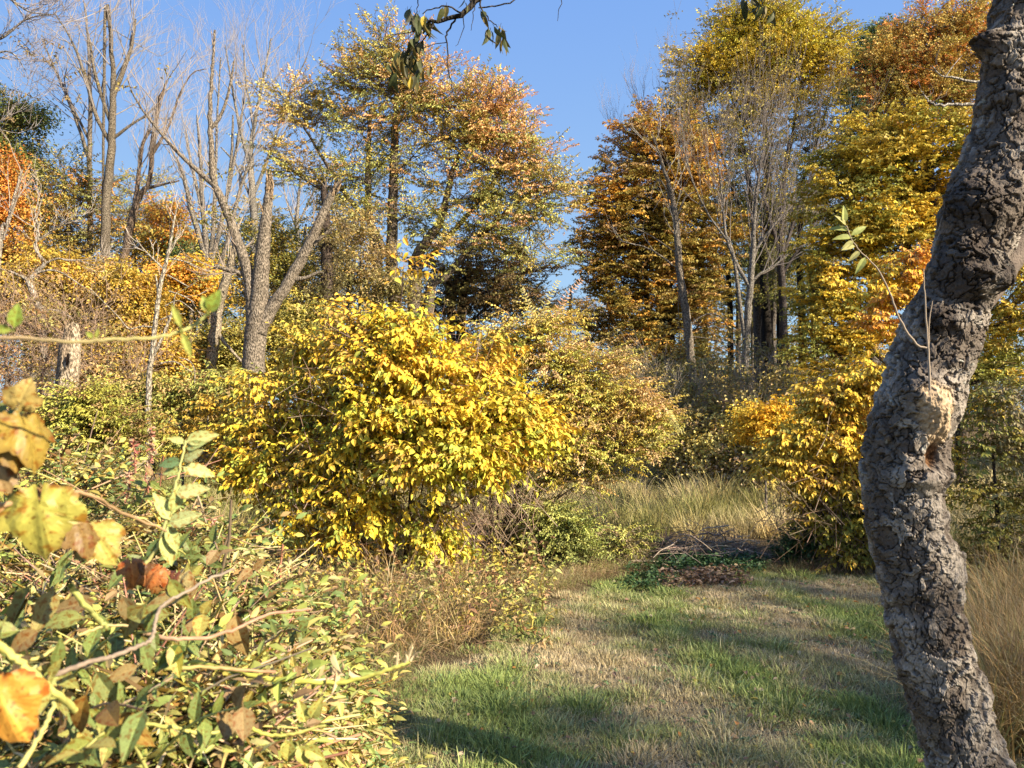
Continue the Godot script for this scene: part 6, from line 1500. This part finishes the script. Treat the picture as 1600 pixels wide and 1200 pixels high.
	# ---- low weeds in shade at the lawn's far edge
	plant("weed_clump", "dark weedy clump under the arching shrub's far side", "weeds", g, 8.0, {"stems": [[[860, 0, 0.01], [862, 860, 0.008], [865, 830, 0.004]], [[960, 0, 0.01], [962, 860, 0.008], [965, 830, 0.004]]], "lobes": [[840, 850, 45, 28, 34, 6, 0], [900, 855, 45, 28, 36, 6, 1], [960, 850, 40, 28, 34, 6, 2], [880, 880, 60, 18, 30, 6, 1], [960, 880, 40, 16, 20, 6, 2], [830, 800, 40, 40, 28, 6, 0], [985, 845, 22, 22, 16, 6, 1]], "pal": [Color(0.46, 0.44, 0.12), Color(0.26, 0.28, 0.08), Color(0.3, 0.23, 0.13)], "sprig": "small", "twig_r": 0.004, "jitter": 0.08})
	plant("weed_clump", "dark green leafy weed beside the brush pile, below the yellow leaves", "weeds", g, 7.7, {"stems": [[[1255, 0, 0.01], [1256, 860, 0.008], [1258, 840, 0.004]]], "lobes": [[1240, 850, 25, 20, 16, 5, 0], [1270, 848, 25, 20, 18, 5, 0], [1255, 870, 40, 16, 20, 5, 0]], "pal": [Color(0.05, 0.1, 0.035), Color(0.08, 0.12, 0.04)], "sprig": "ivy", "twig_r": 0.004, "jitter": 0.06})
	# ---- yellow shrubs at the right
	var right := {"stems": [[[1310, 0, 0.01], [1300, 840, 0.008], [1275, 780, 0.006]], [[1370, 0, 0.01], [1375, 840, 0.008], [1390, 760, 0.006]], [[1345, 0, 0.01], [1340, 850, 0.008], [1320, 800, 0.006]], [[1330, 0, 0.012], [1325, 800, 0.011], [1300, 720, 0.012], [1280, 670, 0.006]], [[1345, 0, 0.012], [1350, 780, 0.011], [1360, 680, 0.012], [1370, 600, 0.006]], [[1320, 0, 0.012], [1290, 830, 0.011], [1250, 760, 0.01], [1225, 720, 0.005]], [[1360, 0, 0.012], [1380, 780, 0.01], [1400, 700, 0.008]]],
		"lobes": [[1300, 630, 45, 32, 26, 7, 0], [1345, 610, 40, 30, 24, 7, 0], [1370, 580, 40, 35, 24, 7, 0], [1250, 690, 40, 28, 22, 7, 1], [1300, 690, 50, 35, 34, 7, 0], [1350, 680, 45, 40, 34, 7, 0], [1235, 725, 35, 22, 16, 7, 1], [1290, 745, 55, 30, 32, 7, 1], [1340, 760, 40, 40, 30, 7, 2], [1320, 820, 45, 36, 26, 7, 2], [1370, 820, 40, 40, 26, 7, 2], [1330, 865, 40, 18, 16, 6, 2], [1370, 870, 40, 18, 14, 6, 2], [1275, 800, 30, 30, 14, 5, 2], [1420, 700, 50, 60, 30, 7, 2]], "pal": [Color(0.6, 0.42, 0.045), Color(0.54, 0.38, 0.05), Color(0.32, 0.28, 0.05), Color(0.44, 0.26, 0.05)], "lift": 1.3, "sprig": "shrub", "sprig2": "shrub2", "scale": 0.95, "twig_r": 0.004, "jitter": 0.1, "tilt": 0.35, "bark": Color(0.12, 0.09, 0.07), "twig": Color(0.16, 0.11, 0.09)}
	var ys := plant("yellow_shrub", "yellow leaved shrub behind the rough trunk, spilling out on the lawn side", "shrub", g, 7.6, right)
	single_leaves(ys, right.lobes.slice(0, 9), 7.6, 150, [Color(0.66, 0.45, 0.04), Color(0.62, 0.48, 0.06), Color(0.6, 0.34, 0.04)], 0.072, 0.04)
	inner_twigs(ys, [[1310, 800, 90, 60], [1260, 790, 60, 40], [1350, 720, 70, 60], [1330, 850, 90, 40]], 7.6, 420)
	plant("yellow_shrub", "dim greenish yellow shrub behind the rough trunk on its far side", "shrub", g, 6.8, {"stems": [[[1560, 0, 0.02], [1558, 800, 0.016], [1550, 700, 0.01]], [[1600, 0, 0.02], [1605, 780, 0.016], [1610, 680, 0.01]]], "lobes": [[1530, 640, 40, 40, 24, 6, 1], [1580, 620, 50, 40, 30, 6, 2], [1540, 700, 40, 40, 26, 6, 1], [1600, 690, 50, 45, 30, 6, 2], [1530, 770, 45, 30, 24, 6, 0], [1590, 770, 50, 40, 30, 6, 0], [1560, 830, 60, 26, 26, 6, 1], [1540, 870, 60, 20, 20, 6, 1], [1600, 860, 50, 24, 20, 6, 1], [1650, 650, 60, 90, 30, 6, 2]], "pal": [Color(0.42, 0.34, 0.06), Color(0.28, 0.27, 0.06), Color(0.34, 0.28, 0.13)], "lift": 0.9, "more": 0.6, "sprig": "shrub", "sprig2": "shrub2", "scale": 0.7, "twig_r": 0.004, "jitter": 0.1, "tilt": 0.4, "bark": Color(0.12, 0.1, 0.08), "twig": Color(0.34, 0.27, 0.2)})
	plant("yellow_vine", "bright orange yellow heart leaved vine hanging just beside the rough trunk", "vine", g, 8.0, {"stems": [[[1430, 0, 0.015], [1432, 560, 0.012], [1425, 470, 0.01], [1425, 390, 0.006]]], "lobes": [[1425, 400, 22, 22, 10, 6, 1], [1410, 430, 26, 20, 14, 6, 0], [1395, 470, 30, 26, 16, 6, 0], [1440, 450, 22, 30, 14, 6, 0], [1370, 500, 26, 16, 10, 5, 1], [1420, 510, 30, 22, 12, 6, 0]], "pal": [Color(0.68, 0.46, 0.05), Color(0.66, 0.33, 0.06)], "sprig": "shrub", "scale": 0.85, "twig_r": 0.004, "jitter": 0.07, "tilt": 0.3})
	plant("yellow_sapling", "small bright yellow sapling alone before the dim wood, beside the right shrub", "shrub", g, 11.0, {"stems": [[[1195, 0, 0.02], [1196, 720, 0.016], [1192, 660, 0.01]]], "lobes": [[1185, 655, 30, 22, 26, 6, 0], [1205, 665, 26, 20, 22, 6, 0], [1170, 675, 20, 16, 14, 6, 0], [1200, 635, 18, 14, 10, 5, 0]], "pal": [Color(0.66, 0.42, 0.04), Color(0.55, 0.42, 0.06)], "sprig": "mid", "twig_r": 0.005, "jitter": 0.1})
	# ---- dim undergrowth at the wood's foot
	var w := [["olive undergrowth shrub behind the arching shrub's tips, at the wood's foot", 1040, 640, 17.0], ["olive undergrowth shrub at the foot of the pale forked slender tree", 1120, 650, 18.0], ["dim shrub at the wood's foot, behind the small bright yellow sapling", 1210, 640, 17.5], ["dim shrub at the wood's foot, under the layered yellow maple", 1290, 640, 16.5], ["brownish low undergrowth shrub just over the meadow, nearest the arching shrub", 1075, 700, 15.5], ["brownish low undergrowth shrub just over the meadow, before the yellow sapling's side", 1150, 705, 15.0], ["brown undergrowth shrub by the yellow shrub's outer branches", 1230, 700, 14.0], ["dark undergrowth shrub low under the broad orange maple", 970, 620, 21.0]]
	for q in w:
		var x: float = q[1]
		var y: float = q[2]
		plant("undergrowth_shrub", q[0], "shrub", "undergrowth at the wood's foot", q[3], {"stems": [[[x, 0, 0.03], [x + 3, y + 20, 0.025], [x - 2, y - 10, 0.015]], [[x + 30, 0, 0.03], [x + 28, y + 20, 0.025], [x + 34, y - 20, 0.015]]], "lobes": [[x - 30, y, 45, 34, 24, 6, 0], [x + 15, y - 20, 45, 34, 24, 6, 1], [x + 45, y + 5, 40, 34, 22, 6, 0], [x, y + 35, 60, 30, 26, 6, 2], [x + 20, y - 55, 40, 26, 12, 5, 0]], "pal": [Color(0.36, 0.31, 0.1), Color(0.48, 0.39, 0.1), Color(0.38, 0.28, 0.16)], "lift": 1.7, "more": 0.8, "sprig": "fine", "twig_r": 0.008, "jitter": 0.3})


# leaves near enough to tell apart, hung over the front of a shrub
func single_leaves(top: Node3D, lobes: Array, d: float, many: int, pal: Array, length: float, width: float) -> void:
	rng.seed = hash(top.get_meta("label")) + 1
	var kinds := []
	for i in 12:
		kinds.append(one_leaf(length * rr(0.85, 1.15), width * rr(0.85, 1.15), 3, rr(0.05, 0.45), tint(pal[i % pal.size()], 0.85, 1.15), rr(0.1, 0.35), M.leaf))
	for i in many:
		var lb: Array = lobes[rng.randi() % lobes.size()]
		var dz: float = lb[7] if lb.size() > 7 else 0.0
		var o := ball().normalized()
		o.z = absf(o.z)
		var k := (d + dz) / F
		var c := at(lb[0], lb[1], d + dz) + Vector3(o.x * lb[2] * k, o.y * lb[3] * k, o.z * lb[2] * k * 0.75)
		var dir := Vector3(rr(-0.7, 0.7), rr(-1.0, -0.3), rr(-0.2, 0.6)).normalized()
		leaf_part(top, pick(kinds), null, c, facing(dir, (Vector3(o.x * 0.5, 0.5, 0.8) + ball() * 0.5).normalized()).scaled(Vector3.ONE * rr(0.8, 1.15)))


func inner_twigs(top: Node3D, zones: Array, d: float, many: int) -> void:
	rng.seed = many
	var b := MB.new()
	for i in many:
		var z: Array = zones[i % zones.size()]
		var p := at(z[0] + rr(-1, 1) * z[2], z[1] + rr(-1, 1) * z[3], d + rr(-0.35, 0.5)) - top.position
		var dir := Vector3(rr(-0.8, 0.8), rr(0.0, 1.0), rr(-0.5, 0.5)).normalized() * rr(0.12, 0.4)
		var r := rr(0.002, 0.005)
		b.tube(PackedVector3Array([p - dir, p - dir * 0.3 + ball() * 0.03, p + dir * 0.4 + ball() * 0.04, p + dir]), PackedFloat32Array([r, r * 0.8, r * 0.6, r * 0.3]), 3, tint(pick([Color(0.2, 0.14, 0.1), Color(0.28, 0.19, 0.13), Color(0.35, 0.27, 0.2)])))
	part("inner_twigs", b.mesh(M.twig), top, "stuff")


# feathery shoots standing out of the arching shrub's top
func fronds() -> void:
	rng.seed = 71
	var n := 0
	for q in [[[858, 520], [880, 470], [908, 438], 1], [[835, 515], [852, 475], [872, 440], 0], [[838, 520], [830, 485], [816, 452], 0], [[1040, 640], [1050, 655], [1062, 672], 0], [[1010, 700], [1020, 690], [1068, 674], 0]]:
		var d := 7.6
		var p := smooth_path(PackedVector3Array([at(q[0][0], q[0][1], d), at(q[1][0], q[1][1], d), at(q[2][0], q[2][1], d)]), 8)
		var base := p[0]
		var b := MB.new()
		var col: Color = Color(0.52, 0.3, 0.17) if q[3] else Color(0.42, 0.38, 0.13)
		for i in p.size():
			p[i] -= base
		var r := PackedFloat32Array()
		for i in p.size():
			r.append(lerpf(0.0035, 0.001, float(i) / p.size()))
		b.tube(p, r, 4, Color(0.4, 0.3, 0.2))
		for i in range(2, p.size()):
			var t := (p[i] - p[i - 1]).normalized()
			for s in [-1, 1]:
				var side: Vector3 = t.cross(Vector3(0.2, 0.1, 1)).normalized() * s
				b.leaf(p[i], (side + t * 0.55 + ball() * 0.25).normalized(), Vector3(0.2, 0.3, 1) + ball() * 0.7, rr(0.05, 0.085) * (1.15 - float(i) / p.size() * 0.75), 0.015, 2, 0.3, tint(col, 0.7, 1.2))
		var words: String = ["pinkish brown feathery shoot on top of the arching shrub", "yellow green feathery shoot just beside the pinkish one", "yellow green feathery shoot farthest from the pinkish one, atop the shrub", "drooping green shoot at the arching shrub's outer end, upper", "pale straight shoot at the arching shrub's outer end, lower"][n]
		var top := root("feathery_shoot", words, "shoot", base, "feathery shoots on the arching shrub")
		part("frond", b.mesh(M.leaf, false), top)
		n += 1
